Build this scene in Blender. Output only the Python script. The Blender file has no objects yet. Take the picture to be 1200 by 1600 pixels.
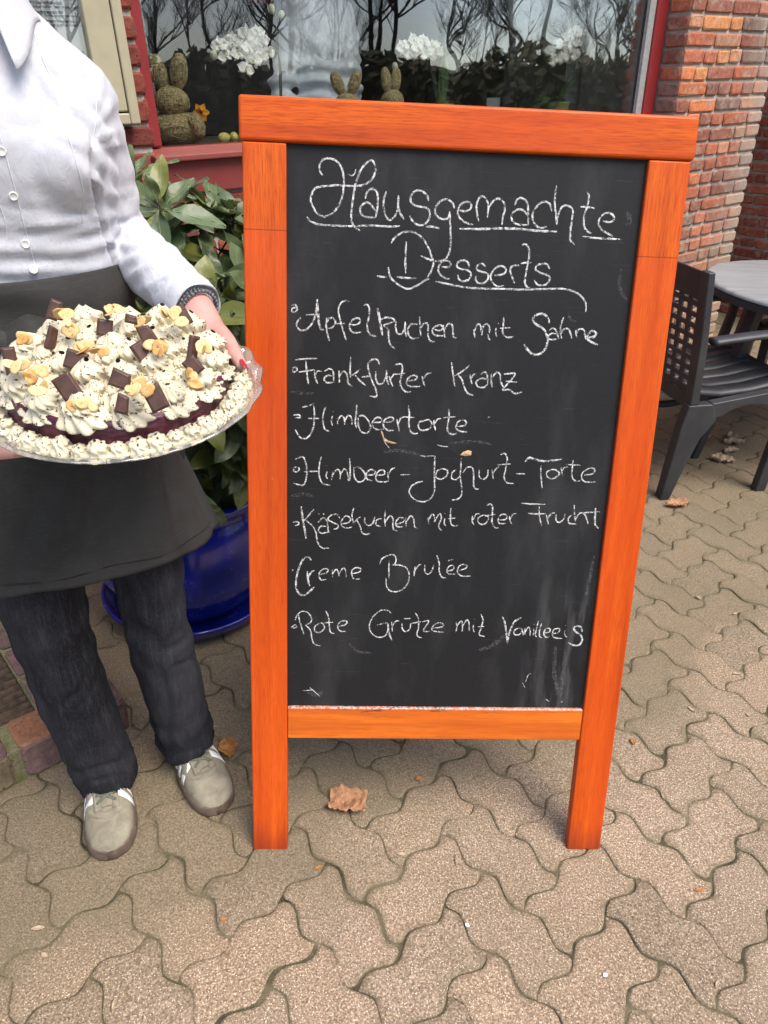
import bpy, bmesh, math, random
from math import sin, cos, pi, radians, sqrt, atan2
from mathutils import Vector, Matrix, noise
from mathutils.bvhtree import BVHTree

# ------------------------------------------------------------------ camera, sky, sun, exposure
SC = bpy.context.scene
COL = SC.collection
F_PX, PITCH, ROLL, EYE = 1126.93, 0.5445, 0.0513, 1.385
FW = Vector((0, cos(PITCH), -sin(PITCH)))
UP0 = Vector((0, sin(PITCH), cos(PITCH)))
RT = Vector((1, 0, 0)) * cos(ROLL) + UP0 * sin(ROLL)
UP = Vector((1, 0, 0)) * -sin(ROLL) + UP0 * cos(ROLL)
CAM = Vector((0, 0, EYE))
cd = bpy.data.cameras.new('camera')
cd.sensor_fit = 'VERTICAL'
cd.sensor_height = 36
cd.lens = 36 * F_PX / 1600
cd.clip_start = 0.02
cd.clip_end = 2000
cam = bpy.data.objects.new('camera', cd)
COL.objects.link(cam)
m3 = Matrix((RT, UP, -FW)).transposed()
cam.matrix_world = Matrix.Translation(CAM) @ m3.to_4x4()
SC.camera = cam

SUN_DIR = Vector((0.38, -0.31, 0.88)).normalized()
W = bpy.data.worlds.new('World')
SC.world = W
W.use_nodes = True
wt = W.node_tree
wt.nodes.clear()
sky = wt.nodes.new('ShaderNodeTexSky')
sky.sky_type = 'NISHITA'
sky.sun_disc = False
sky.sun_elevation = math.asin(SUN_DIR.z)
sky.sun_rotation = atan2(SUN_DIR.x, SUN_DIR.y)
sky.air_density = 1.0
sky.dust_density = 3.0
sky.ozone_density = 0.6
bg = wt.nodes.new('ShaderNodeBackground')
bg.inputs[1].default_value = 0.15
wo = wt.nodes.new('ShaderNodeOutputWorld')
wt.links.new(sky.outputs[0], bg.inputs[0])
wt.links.new(bg.outputs[0], wo.inputs[0])
sl = bpy.data.lights.new('sun', 'SUN')
sl.energy = 1.7
sl.angle = radians(36)
sl.color = (1.0, 0.94, 0.86)
sun = bpy.data.objects.new('sun', sl)
COL.objects.link(sun)
sun.rotation_euler = (-SUN_DIR).to_track_quat('-Z', 'Y').to_euler()
sun.location = SUN_DIR * 30
SC.view_settings.view_transform = 'Standard'
SC.view_settings.look = 'None'
SC.view_settings.gamma = 1
SC.view_settings.exposure = 1.05
SC.cycles.max_bounces = 8
SC.cycles.transparent_max_bounces = 24

# ------------------------------------------------------------------ helpers
def ray(x, y):
    return FW + RT * ((x - 600) / F_PX) + UP * ((800 - y) / F_PX)
def at_z(x, y, z=0.0):
    d = ray(x, y)
    return CAM + d * ((z - EYE) / d.z)
def at_y(x, y, Y):
    d = ray(x, y)
    return CAM + d * (Y / d.y)
def on_plane(x, y, P, n):
    d = ray(x, y)
    return CAM + d * ((P - CAM).dot(n) / d.dot(n))

def lerp(a, b, t):
    return a + (b - a) * t
def smooth(t):
    t = max(0, min(1, t))
    return t * t * (3 - 2 * t)
def V(*a):
    return Vector(a)
def catmull(pts, n=8, closed=False):
    P = [Vector(p) for p in pts]
    out = []
    m = len(P)
    rng = range(m if closed else m - 1)
    for i in rng:
        p0 = P[(i - 1) % m] if (closed or i > 0) else P[0] * 2 - P[1]
        p1 = P[i]
        p2 = P[(i + 1) % m]
        p3 = P[(i + 2) % m] if (closed or i + 2 < m) else P[-1] * 2 - P[-2]
        for k in range(n):
            t = k / n
            out.append(0.5 * ((2 * p1) + (p2 - p0) * t + (2 * p0 - 5 * p1 + 4 * p2 - p3) * t * t + (3 * p1 - p0 - 3 * p2 + p3) * t ** 3))
    if not closed:
        out.append(P[-1].copy())
    return out
def interp(tab, x):
    if x <= tab[0][0]:
        return tab[0][1]
    for (a, va), (b, vb) in zip(tab, tab[1:]):
        if x <= b:
            t = (x - a) / (b - a)
            return va + (vb - va) * t
    return tab[-1][1]

class MB:
    def __init__(s):
        s.v = []
        s.f = []
        s.col = {}
        s.sharp = False
    def add(s, verts, faces, tint=None):
        o = len(s.v)
        s.v += [tuple(p) for p in verts]
        for f in faces:
            if tint is not None:
                s.col[len(s.f)] = tint
            s.f.append(tuple(i + o for i in f))
        return o
    def box(s, x0, x1, y0, y1, z0, z1, M=None, tint=None):
        p = [(x0, y0, z0), (x1, y0, z0), (x1, y1, z0), (x0, y1, z0), (x0, y0, z1), (x1, y0, z1), (x1, y1, z1), (x0, y1, z1)]
        if M:
            p = [M @ Vector(q) for q in p]
        s.add(p, [(3, 2, 1, 0), (4, 5, 6, 7), (0, 1, 5, 4), (1, 2, 6, 5), (2, 3, 7, 6), (3, 0, 4, 7)], tint)
    def rings(s, rings, cap=True, closed=True, tint=None):
        n = len(rings[0])
        vs = [p for r in rings for p in r]
        fs = []
        for i in range(len(rings) - 1):
            for j in range(n if closed else n - 1):
                k = (j + 1) % n
                fs.append((i * n + j, i * n + k, (i + 1) * n + k, (i + 1) * n + j))
        if cap and closed:
            fs.append(tuple(range(n))[::-1])
            fs.append(tuple((len(rings) - 1) * n + j for j in range(n)))
        s.add(vs, fs, tint)
    def tube(s, pts, rad, n=8, cap=True, tint=None, flat=1.0, up=None):
        P = [Vector(p) for p in pts]
        if not isinstance(rad, (list, tuple)):
            rad = [rad] * len(P)
        rs = []
        u = None
        for i, p in enumerate(P):
            t = (P[min(i + 1, len(P) - 1)] - P[max(i - 1, 0)])
            if t.length < 1e-9:
                t = Vector((0, 0, 1))
            t.normalize()
            if u is None:
                a = Vector(up) if up else (Vector((0, 0, 1)) if abs(t.z) < .9 else Vector((1, 0, 0)))
                u = (a - t * a.dot(t)).normalized()
            else:
                u = (u - t * u.dot(t)).normalized()
            w = t.cross(u)
            rs.append([p + (u * (cos(2 * pi * k / n) * flat) + w * sin(2 * pi * k / n)) * rad[i] for k in range(n)])
        s.rings(rs, cap, True, tint)
    def lathe(s, prof, n=32, M=None, cap=False):
        rs = []
        for r, z in prof:
            ring = [Vector((r * cos(2 * pi * k / n), r * sin(2 * pi * k / n), z)) for k in range(n)]
            if M:
                ring = [M @ p for p in ring]
            rs.append(ring)
        s.rings(rs, cap, True)
    def ball(s, c, r, nu=16, nv=10, M=None, f=None, tint=None):
        c = Vector(c)
        r = Vector(r) if isinstance(r, (tuple, list, Vector)) else Vector((r, r, r))
        rs = []
        for i in range(nv + 1):
            a = pi * min(max(i / nv, 0.004), .996)
            ring = []
            for j in range(nu):
                b = 2 * pi * j / nu
                d = Vector((sin(a) * cos(b), sin(a) * sin(b), -cos(a)))
                k = f(d) if f else 1
                q = Vector((d.x * r.x, d.y * r.y, d.z * r.z)) * k
                if M:
                    q = M @ q
                ring.append(c + q)
            rs.append(ring)
        s.rings(rs, True, True, tint)
    def grid(s, fn, nu, nv, tint=None, wrap=False):
        vs = [fn(i / nu, j / nv) for j in range(nv + 1) for i in range(nu + (0 if wrap else 1))]
        w = nu if wrap else nu + 1
        fs = []
        for j in range(nv):
            for i in range(nu):
                k = (i + 1) % w
                fs.append((j * w + i, j * w + k, (j + 1) * w + k, (j + 1) * w + i))
        s.add(vs, fs, tint)
    def build(s, name, mat, parent=None, smooth=True, M=None, auto=None):
        me = bpy.data.meshes.new(name)
        me.from_pydata(s.v, [], s.f)
        if s.col:
            at = me.color_attributes.new('tint', 'FLOAT_COLOR', 'CORNER')
            dat = []
            for p in me.polygons:
                c = s.col.get(p.index, (0, 0, 0, 1))
                if len(c) == 3:
                    c = (*c, 1)
                for _ in p.loop_indices:
                    dat += c
            at.data.foreach_set('color', dat)
        if mat:
            me.materials.append(mat)
        if smooth:
            me.polygons.foreach_set('use_smooth', [True] * len(me.polygons))
        me.update()
        o = bpy.data.objects.new(name, me)
        COL.objects.link(o)
        if parent:
            o.parent = parent
        if M:
            o.matrix_world = M
        if auto:
            edge_split(o, auto)
        return o

def edge_split(o, deg):
    bm = bmesh.new()
    bm.from_mesh(o.data)
    lim = radians(deg)
    for e in bm.edges:
        if len(e.link_faces) == 2 and e.calc_face_angle(0) > lim:
            e.smooth = False
    bm.to_mesh(o.data)
    bm.free()
def bevel(o, w, seg=2, ang=40):
    m = o.modifiers.new('bevel', 'BEVEL')
    m.width = w
    m.segments = seg
    m.limit_method = 'ANGLE'
    m.angle_limit = radians(ang)
    m.harden_normals = False
    return o
def tag(o, label=None, cat=None, group=None, kind=None):
    if label:
        o['label'] = label
    if cat:
        o['category'] = cat
    if group:
        o['group'] = group
    if kind:
        o['kind'] = kind
    return o
def empty(name, M=None, loc=None):
    o = bpy.data.objects.new(name, None)
    o.empty_display_size = .1
    COL.objects.link(o)
    if M is not None:
        o.matrix_world = M
    elif loc is not None:
        o.location = loc
    return o
def copy_tree(o, parent=None):
    c = o.copy()
    COL.objects.link(c)
    if parent:
        c.parent = parent
    for ch in list(o.children):
        copy_tree(ch, c)
    return c
def applied(o):
    """bake modifiers into the mesh"""
    bpy.context.view_layer.update()
    dg = bpy.context.evaluated_depsgraph_get()
    me = bpy.data.meshes.new_from_object(o.evaluated_get(dg))
    mats = list(o.data.materials)
    old = o.data
    o.modifiers.clear()
    o.data = me
    if not me.materials:
        for m in mats:
            me.materials.append(m)
    bpy.data.meshes.remove(old)
    return o
def remesh(o, size, it=3, fac=.5):
    m = o.modifiers.new('r', 'REMESH')
    m.mode = 'VOXEL'
    m.voxel_size = size
    m.use_smooth_shade = True
    if it:
        s = o.modifiers.new('s', 'SMOOTH')
        s.iterations = it
        s.factor = fac
    return applied(o)
def displace(o, fn):
    me = o.data
    ns = [n.vector.copy() for n in me.vertex_normals] if hasattr(me, 'vertex_normals') else [v.normal.copy() for v in me.vertices]
    for v, n in zip(me.vertices, ns):
        v.co += n * fn(v.co, n)
    me.update()

# ------------------------------------------------------------------ materials
class NT:
    def __init__(s, name):
        s.m = bpy.data.materials.new(name)
        s.m.use_nodes = True
        s.t = s.m.node_tree
        s.t.nodes.clear()
        s.out = s.t.nodes.new('ShaderNodeOutputMaterial')
    def n(s, typ, ins=None, **props):
        nd = s.t.nodes.new(typ)
        for k, v in props.items():
            setattr(nd, k, v)
        for k, v in (ins or {}).items():
            if isinstance(v, bpy.types.NodeSocket):
                s.t.links.new(v, nd.inputs[k])
            elif v is not None:
                if isinstance(v, tuple) and len(v) == 3 and nd.inputs[k].type == 'RGBA':
                    v = (*v, 1)
                nd.inputs[k].default_value = v
        return nd
    def obj(s, scale=(1, 1, 1), rot=(0, 0, 0), out='Object'):
        c = s.n('ShaderNodeTexCoord').outputs[out]
        return s.n('ShaderNodeMapping', {0: c, 2: rot, 3: scale}).outputs[0]
    def noise(s, vec, scale, detail=4, rough=.55, dist=0, out=0):
        return s.n('ShaderNodeTexNoise', {'Vector': vec, 'Scale': scale, 'Detail': detail, 'Roughness': rough, 'Distortion': dist}).outputs[out]
    def vor(s, vec, scale, out=0, feature='F1', rnd=1.0):
        return s.n('ShaderNodeTexVoronoi', {'Vector': vec, 'Scale': scale, 'Randomness': rnd}, feature=feature).outputs[out]
    def ramp(s, fac, stops, interp='LINEAR'):
        r = s.n('ShaderNodeValToRGB', {0: fac})
        r.color_ramp.interpolation = interp
        e = r.color_ramp.elements
        while len(e) < len(stops):
            e.new(.5)
        for el, (p, c) in zip(e, stops):
            el.position = p
            el.color = (*c, 1) if isinstance(c, tuple) and len(c) == 3 else ((c, c, c, 1) if not isinstance(c, tuple) else c)
        return r.outputs[0]
    def mix(s, fac, a, b, mode='MIX'):
        nd = s.n('ShaderNodeMix', None, data_type='RGBA', blend_type=mode)
        for k, v in ((0, fac), (6, a), (7, b)):
            if isinstance(v, bpy.types.NodeSocket):
                s.t.links.new(v, nd.inputs[k])
            else:
                nd.inputs[k].default_value = (*v, 1) if isinstance(v, tuple) and len(v) == 3 else v
        return nd.outputs[2]
    def math(s, op, a, b=0.0, clamp=False):
        return s.n('ShaderNodeMath', {0: a, 1: b}, operation=op, use_clamp=clamp).outputs[0]
    def bump(s, h, strength=.3, dist=.01, normal=None):
        return s.n('ShaderNodeBump', {'Strength': strength, 'Distance': dist, 'Height': h, 'Normal': normal}).outputs[0]
    def attr(s, name='tint', out=0):
        return s.n('ShaderNodeAttribute', None, attribute_name=name).outputs[out]
    def sep(s, vec):
        return s.n('ShaderNodeSeparateXYZ', {0: vec}).outputs
    def bsdf(s, base, rough=.6, spec=.5, normal=None, **kw):
        ins = {'Base Color': base, 'Roughness': rough, 'Specular IOR Level': spec}
        if normal is not None:
            ins['Normal'] = normal
        ins.update(kw)
        b = s.n('ShaderNodeBsdfPrincipled', ins)
        s.t.links.new(b.outputs[0], s.out.inputs[0])
        return b
    def surf(s, sock):
        s.t.links.new(sock, s.out.inputs[0])
        return s.m

def simple(name, base, rough=.6, var=.12, scale=40, bump=.1, spec=.5, bscale=None, **kw):
    t = NT(name)
    c = t.obj()
    n1 = t.noise(c, scale, 5)
    n2 = t.noise(c, bscale or scale * 6, 3)
    lo = tuple(max(0, x * (1 - var * 2)) for x in base)
    hi = tuple(min(1, x * (1 + var * 1.2)) for x in base)
    col = t.ramp(n1, [(.3, lo), (.7, hi)])
    t.bsdf(col, rough, spec, t.bump(n2, bump, .002), **kw)
    return t.m
# ------------------------------------------------------------------ paving
def m_paver():
    t = NT('concrete_paver')
    c = t.obj()
    ts = t.sep(t.attr())
    tint = ts[0]
    big = t.noise(c, 2.2, 4, .6)
    grain = t.noise(c, 260, 3, .7)
    spk = t.vor(c, 190)
    spk2 = t.vor(c, 120)
    base = t.ramp(grain, [(.30, (.10, .077, .058)), (.5, (.27, .213, .162)), (.68, (.52, .43, .34))])
    base = t.mix(t.ramp(spk, [(.12, 1.0), (.25, 0.0)]), base, (.78, .72, .64))
    base = t.mix(t.ramp(spk2, [(.08, .9), (.17, 0.0)]), base, (.055, .042, .035))
    base = t.mix(1.0, base, t.mix(tint, (.86, .835, .79), (1.08, 1.01, .93)), 'MULTIPLY')
    stain = t.ramp(big, [(.38, (.86, .84, .78)), (.62, (1.06, 1.03, 1.0))])
    base = t.mix(1.0, base, stain, 'MULTIPLY')
    # algae film grown on the stones near the house wall and under the table
    xyz = t.sep(t.obj())
    near = t.math('ADD', t.math('MULTIPLY', xyz[1], 1.0), t.math('MULTIPLY', xyz[0], -.62))
    g = t.ramp(t.math('ADD', near, t.math('MULTIPLY', t.math('SUBTRACT', big, .5), 1.1)), [(.80, 0.0), (2.3, 1.0)])
    g = t.math('MULTIPLY', g, .62)
    base = t.mix(g, base, t.mix(grain, (.06, .052, .03), (.20, .165, .10)))
    # soil and moss worked into the stone edges
    em = t.math('MULTIPLY', ts[1], t.ramp(t.math('ADD', t.noise(c, 26, 4, .65), t.math('MULTIPLY', t.math('SUBTRACT', big, .5), .6)), [(.40, .08), (.64, .72)]))
    base = t.mix(em, base, t.mix(grain, (.055, .045, .026), (.19, .155, .09)))
    # lime-rich mossy patches
    mo = t.ramp(t.noise(c, 3.4, 5, .65), [(.56, 0.0), (.72, .5)])
    base = t.mix(t.math('MULTIPLY', mo, .5), base, (.16, .15, .075))
    h = t.math('ADD', grain, t.math('MULTIPLY', spk, -.5))
    t.bsdf(base, .88, .3, t.bump(h, .75, .0022))
    return t.m
def m_joint():
    t = NT('joint_sand')
    c = t.obj()
    n = t.noise(c, 9, 5, .65)
    g = t.noise(c, 330, 3, .7)
    base = t.ramp(n, [(.32, (.030, .026, .017)), (.46, (.075, .066, .036)), (.58, (.16, .135, .08)), (.72, (.30, .25, .17))])
    base = t.mix(t.ramp(g, [(.5, 0.0), (.75, .7)]), base, (.2, .17, .11))
    t.bsdf(base, .95, .2, t.bump(g, .9, .004))
    return t.m
M_PAVER = m_paver()
M_JOINT = m_joint()

U = 0.1125
EA = Vector((1, -1, 0)).normalized() * U
EB = Vector((1, 1, 0)).normalized() * U
PO = Vector((-0.0031, 0.9705, 0))
WELL = None
def wave_edge(p, d, k):
    """points of one S shaped unit edge from p along d (end point left out)"""
    left = Vector((-d.y, d.x, 0)).normalized()
    out = []
    for i in range(k):
        t = i / k
        s = sin(2 * pi * t)
        s = s * (1.0 + .25 * abs(s)) * .80
        out.append(p + d * t + left * (s * U * .105))
    return out
def wave_pt(p, d, t):
    left = Vector((-d.y, d.x, 0)).normalized()
    s = sin(2 * pi * t)
    return p + d * t + left * (s * (1.0 + .25 * abs(s)) * .80 * U * .105)
def paving():
    """every stone is a patch spanned between its four S shaped edges, rounded towards the joint"""
    rnd = random.Random(5)
    vs, fs, cols = [], [], []
    for p in range(-48, 60):
        for q in range(-48, 60):
            s = (p + q) % 4
            if s == 2:
                L, Wd = 2, 1
            elif s == 0:
                L, Wd = 1, 2
            else:
                continue
            o = PO + EA * p + EB * q
            cen = o + EA * (L / 2) + EB * (Wd / 2)
            if not (-2.6 < cen.x < 5.2 and -.7 < cen.y < 7.5):
                continue
            if cen.x < -1.6 and cen.y > 3.5 or (cen.y > 3.2 + max(0, cen.x) * 2.2):
                continue
            dist = (cen - Vector((0, .6, 0))).length
            near = dist < 2.0
            def samples(n):
                m = n * U
                e = [.0, .0010, .0026, .0052, .010, .018, .030] if near else [.0, .0026, .0075, .020]
                k = max(2, int((m - 2 * e[-1]) / (.013 if near else .024)))
                mid = [e[-1] + (m - 2 * e[-1]) * i / k for i in range(1, k)]
                return [x / m for x in e + mid + [m - x for x in reversed(e)]]
            us, ws = samples(L), samples(Wd)
            tilt = Vector((rnd.gauss(0, .0045), rnd.gauss(0, .0045), 0))
            dz = rnd.gauss(0, .0010)
            shift = Vector((rnd.gauss(0, .0010), rnd.gauss(0, .0010), 0))
            tint = rnd.random() ** .9
            c00, c10, c01, c11 = o, o + EA * L, o + EB * Wd, o + EA * L + EB * Wd
            gap = .0011
            base = len(vs)
            nu, nv = len(us), len(ws)
            for v in ws:
                v2 = gap / (Wd * U) + v * (1 - 2 * gap / (Wd * U))
                e0 = wave_pt(o + EB * int(min(v2 * Wd, Wd - 1e-6)), EB, v2 * Wd - int(min(v2 * Wd, Wd - 1e-6)))
                for u in us:
                    u2 = gap / (L * U) + u * (1 - 2 * gap / (L * U))
                    iu = int(min(u2 * L, L - 1e-6))
                    b0 = wave_pt(o + EA * iu, EA, u2 * L - iu)
                    P = b0 + EB * (Wd * v2) + (e0 - o - EB * (Wd * v2))
                    de = min(u, 1 - u) * L * U
                    de2 = min(v, 1 - v) * Wd * U
                    d = min(de, de2)
                    # corners wear rounder than edges
                    cr = .014
                    if de < cr and de2 < cr:
                        d = max(0, cr - sqrt((cr - de) ** 2 + (cr - de2) ** 2))
                    w = .0046 * (1 + .5 * noise.noise(Vector((P.x * 45, P.y * 45, 2))))
                    z = -.0038 * max(0, 1 - d / w) ** 2.2
                    z += .0007 * noise.noise(Vector((P.x * 22, P.y * 22, p * .7))) * min(1, d / .01)
                    P = P + shift
                    vs.append((P.x, P.y, z + dz + tilt.dot(P - cen)))
                    cols += (tint, max(0, 1 - d / .018), 0, 1)
            for j in range(nv - 1):
                for i in range(nu - 1):
                    k = base + j * nu + i
                    fs.append((k, k + 1, k + nu + 1, k + nu))
            # skirt down into the joint
            loop = [base + i for i in range(nu)] + [base + j * nu + nu - 1 for j in range(1, nv)] + [base + (nv - 1) * nu + i for i in range(nu - 2, -1, -1)] + [base + j * nu for j in range(nv - 2, 0, -1)]
            sk = len(vs)
            for k in loop:
                x, y, z = vs[k]
                vs.append((x, y, z - .014))
                cols += (tint, 1, 0, 1)
            n = len(loop)
            for i in range(n):
                fs.append((loop[i], sk + i, sk + (i + 1) % n, loop[(i + 1) % n]))
    me = bpy.data.meshes.new('paving')
    me.from_pydata(vs, [], fs)
    me.color_attributes.new('tint', 'FLOAT_COLOR', 'POINT').data.foreach_set('color', cols)
    me.polygons.foreach_set('use_smooth', [True] * len(me.polygons))
    me.materials.append(M_PAVER)
    me.update()
    o = bpy.data.objects.new('paving', me)
    COL.objects.link(o)
    tag(o, kind='structure')
    return o
paving()
g = MB()
def gfn(u, v):
    x, y = lerp(-3.2, 5.6, u), lerp(-1.4, 8, v)
    return (x, y, -.0038 + .0014 * noise.noise(Vector((x * 9, y * 9, 3))) + .0010 * noise.noise(Vector((x * 40, y * 40, 7))))
g.grid(gfn, 300, 320)
tag(g.build('joint_bed', M_JOINT), kind='structure')
t = NT('open_ground')
t.bsdf(t.ramp(t.noise(t.obj(), .6, 6), [(.3, (.06, .055, .03)), (.7, (.12, .11, .06))]), .95, .2)
g = MB()
g.add([(-900, -900, -.03), (900, -900, -.03), (900, 900, -.03), (-900, 900, -.03)], [(0, 1, 2, 3)])
tag(g.build('ground', t.m), kind='structure')

# ------------------------------------------------------------------ the A-frame chalkboard
S_X0, S_Y0, S_YAW, S_LEAN = -0.2344, 0.9089, 0.0572, 0.2794
S_W, S_H, S_TR, S_ST, S_B0, S_B1 = 0.7294, 1.4043, 0.0657, 0.0700, 0.2620, 0.3313
UD = Vector((cos(S_YAW), sin(S_YAW), 0))
BK = Vector((-sin(S_YAW), cos(S_YAW), 0))
VD = Vector((0, 0, 1)) * cos(S_LEAN) + BK * sin(S_LEAN)
ND = UD.cross(VD)
SM = Matrix.Translation((S_X0, S_Y0, 0)) @ Matrix((UD, -ND, VD)).transposed().to_4x4()
SMI = SM.inverted()
REC = .0085
def board_px(x, y, rec=REC):
    p = SMI @ on_plane(x, y, SM @ Vector((0, rec, 0)), ND)
    return p.x, p.z

def m_wood(axis, joint=None, name='varnished_wood'):
    t = NT(name)
    c = t.n('ShaderNodeTexCoord').outputs['Object']
    st = {'z': (1, 1, .05), 'x': (.05, 1, 1)}[axis]
    v = t.n('ShaderNodeMapping', {0: c, 3: st}).outputs[0]
    v2 = t.n('ShaderNodeMapping', {0: c, 3: {'z': (1, 1, .12), 'x': (.12, 1, 1)}[axis]}).outputs[0]
    fine = t.noise(v, 480, 4, .65)
    wide = t.noise(v, 38, 4, .6, .4)
    cloud = t.noise(v2, 14, 3, .5)
    base = t.ramp(wide, [(.30, (.36, .046, .003)), (.5, (.53, .086, .004)), (.72, (.65, .132, .007))])
    base = t.mix(t.ramp(fine, [(.36, .6), (.54, 0.0)]), base, (.20, .020, .003))
    base = t.mix(t.ramp(cloud, [(.42, .35), (.60, 0.0)]), base, (.56, .06, .008))
    xyz = t.sep(c)
    if joint:
        # a finger-jointed lower length of darker timber, with its glue line
        low = t.math('LESS_THAN', xyz[2], joint)
        base = t.mix(t.math('MULTIPLY', low, .38), base, t.mix(wide, (.42, .045, .006), (.66, .085, .012)))
        line = t.math('LESS_THAN', t.math('ABSOLUTE', t.math('SUBTRACT', xyz[2], joint)), .0007)
        base = t.mix(t.math('MULTIPLY', line, .8), base, (.12, .03, .01))
    if axis == 'z':
        foot = t.ramp(t.math('ADD', xyz[2], t.math('MULTIPLY', t.math('SUBTRACT', wide, .5), .12)), [(.0, .75), (.07, 0.0)])
        base = t.mix(foot, base, (.22, .03, .012))
        chips = t.ramp(t.vor(c, 60), [(.035, 1.0), (.05, 0.0)])
        base = t.mix(t.math('MULTIPLY', chips, t.ramp(cloud, [(.52, 0.0), (.6, .7)])), base, (.60, .42, .28))
    b = t.bsdf(base, .42, .18, t.bump(t.math('ADD', fine, t.math('MULTIPLY', wide, 1.5)), .10, .0008))
    b.inputs['Coat Weight'].default_value = .10
    b.inputs['Coat Roughness'].default_value = .18
    return t.m
def m_rail_low():
    t = NT('worn_rail_wood')
    c = t.n('ShaderNodeTexCoord').outputs['Object']
    v = t.n('ShaderNodeMapping', {0: c, 3: (.05, 1, 1)}).outputs[0]
    fine = t.noise(v, 300, 4, .65)
    wide = t.noise(v, 40, 4, .6, .4)
    base = t.ramp(wide, [(.30, (.40, .064, .004)), (.5, (.57, .112, .005)), (.72, (.68, .165, .010))])
    base = t.mix(t.ramp(fine, [(.33, .6), (.52, 0.0)]), base, (.36, .07, .005))
    xyz = t.sep(c)
    up = t.math('SUBTRACT', xyz[2], S_B1 - .020)
    n = t.noise(t.n('ShaderNodeMapping', {0: c, 3: (.35, 1, 1.6)}).outputs[0], 70, 5, .7)
    dirt = t.math('MULTIPLY', t.ramp(t.math('ADD', t.math('MULTIPLY', up, 28), t.math('MULTIPLY', t.math('SUBTRACT', n, .5), 2.4)), [(.45, 0.0), (.75, .9)]),
                  t.ramp(t.noise(t.n('ShaderNodeMapping', {0: c, 3: (1, .2, .2)}).outputs[0], 9, 3), [(.42, .1), (.56, 1.0)]))
    base = t.mix(dirt, base, (.035, .016, .010))
    dust = t.math('MULTIPLY', t.ramp(t.noise(c, 240, 3, .7), [(.42, 0.0), (.6, 1.0)]), t.ramp(t.math('MULTIPLY', t.math('SUBTRACT', xyz[2], S_B1 - .006), 160), [(.2, 0.0), (.9, .8)]))
    base = t.mix(dust, base, (.62, .52, .48))
    b = t.bsdf(base, .36, .5, t.bump(fine, .12, .0008))
    b.inputs['Coat Weight'].default_value = .2
    return t.m
def m_board():
    t = NT('blackboard_film')
    c = t.n('ShaderNodeTexCoord').outputs['Object']
    n = t.noise(c, 900, 2, .6)
    cl = t.noise(t.n('ShaderNodeMapping', {0: c, 2: (0, .5, 0), 3: (1.0, 1, .35)}).outputs[0], 9, 5, .62)
    sm = t.noise(t.n('ShaderNodeMapping', {0: c, 2: (0, -.35, 0), 3: (3, 1, .5)}).outputs[0], 11, 4, .6)
    base = t.ramp(n, [(.3, (.007, .007, .0075)), (.7, (.016, .016, .017))])
    base = t.mix(t.ramp(cl, [(.50, 0.0), (.76, .055)]), base, (.34, .34, .34))
    xyz = t.sep(c)
    corner = t.math('MULTIPLY', t.ramp(xyz[0], [(.50, 0.0), (.62, 1.0)]), t.ramp(xyz[2], [(.52, 1.0), (.64, 0.0)]))
    base = t.mix(t.math('MULTIPLY', corner, t.ramp(sm, [(.48, 0.0), (.72, .17)])), base, (.42, .42, .42))
    scr = t.noise(t.n('ShaderNodeMapping', {0: c, 2: (0, .25, 0), 3: (.06, 1, 1)}).outputs[0], 300, 2, .5)
    base = t.mix(t.ramp(scr, [(.68, 0.0), (.76, .04)]), base, (.3, .3, .3))
    t.bsdf(base, .60, .22, t.bump(n, .12, .0004))
    return t.m
def m_chalk():
    t = NT('chalk')
    c = t.n('ShaderNodeTexCoord').outputs['Object']
    n = t.noise(c, 620, 3, .7)
    n2 = t.noise(c, 160, 2, .5)
    a = t.ramp(t.math('ADD', n, t.math('MULTIPLY', t.math('SUBTRACT', n2, .5), .5)), [(.41, .0), (.57, .95)])
    d = t.n('ShaderNodeBsdfDiffuse', {0: (.70, .70, .68, 1)}).outputs[0]
    tr = t.n('ShaderNodeBsdfTransparent').outputs[0]
    return t.surf(t.n('ShaderNodeMixShader', {0: a, 1: tr, 2: d}).outputs[0])
def m_smear():
    t = NT('chalk_smear')
    c = t.n('ShaderNodeTexCoord').outputs['Object']
    n = t.noise(c, 260, 4, .7)
    a = t.ramp(n, [(.45, .0), (.75, .17)])
    d = t.n('ShaderNodeBsdfDiffuse', {0: (.7, .7, .69, 1)}).outputs[0]
    tr = t.n('ShaderNodeBsdfTransparent').outputs[0]
    return t.surf(t.n('ShaderNodeMixShader', {0: a, 1: tr, 2: d}).outputs[0])
def wedge_box(mb, x0, x1, y0, y1, z0, z1, slope):
    mb.add([(x0, y0, z0), (x1, y0, z0), (x1, y1, z0 + slope), (x0, y1, z0 + slope), (x0, y0, z1), (x1, y0, z1), (x1, y1, z1), (x0, y1, z1)],
           [(3, 2, 1, 0), (4, 5, 6, 7), (0, 1, 5, 4), (1, 2, 6, 5), (2, 3, 7, 6), (3, 0, 4, 7)])
sign = empty('chalkboard_sign', SM)
tag(sign, 'A-frame chalkboard with orange varnished wood frame and handwritten dessert list', 'sign')
THK = .024
jl = board_px(414, 359, 0)[1]
jr = board_px(1030, 402, 0)[1]
sl_ = THK * math.tan(S_LEAN)
for i, (a0, a1, jz) in enumerate(((0, S_ST, jl), (S_W - S_ST, S_W, jr))):
    mb = MB()
    wedge_box(mb, a0, a1, 0, THK, 0, S_H - S_TR - .0012, sl_)
    bevel(mb.build('leg', m_wood('z', jz), sign, smooth=False), .0028, 3)
mb = MB()
mb.box(-.0046, S_W + .0046, -.0022, THK, S_H - S_TR, S_H)
bevel(mb.build('top_rail', m_wood('x'), sign, smooth=False), .005, 3)
mb = MB()
mb.box(S_ST + .0005, S_W - S_ST - .0005, .0015, THK - .002, S_B0, S_B1)
bevel(mb.build('bottom_rail', m_rail_low(), sign, smooth=False), .0028, 3)
mb = MB()
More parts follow.
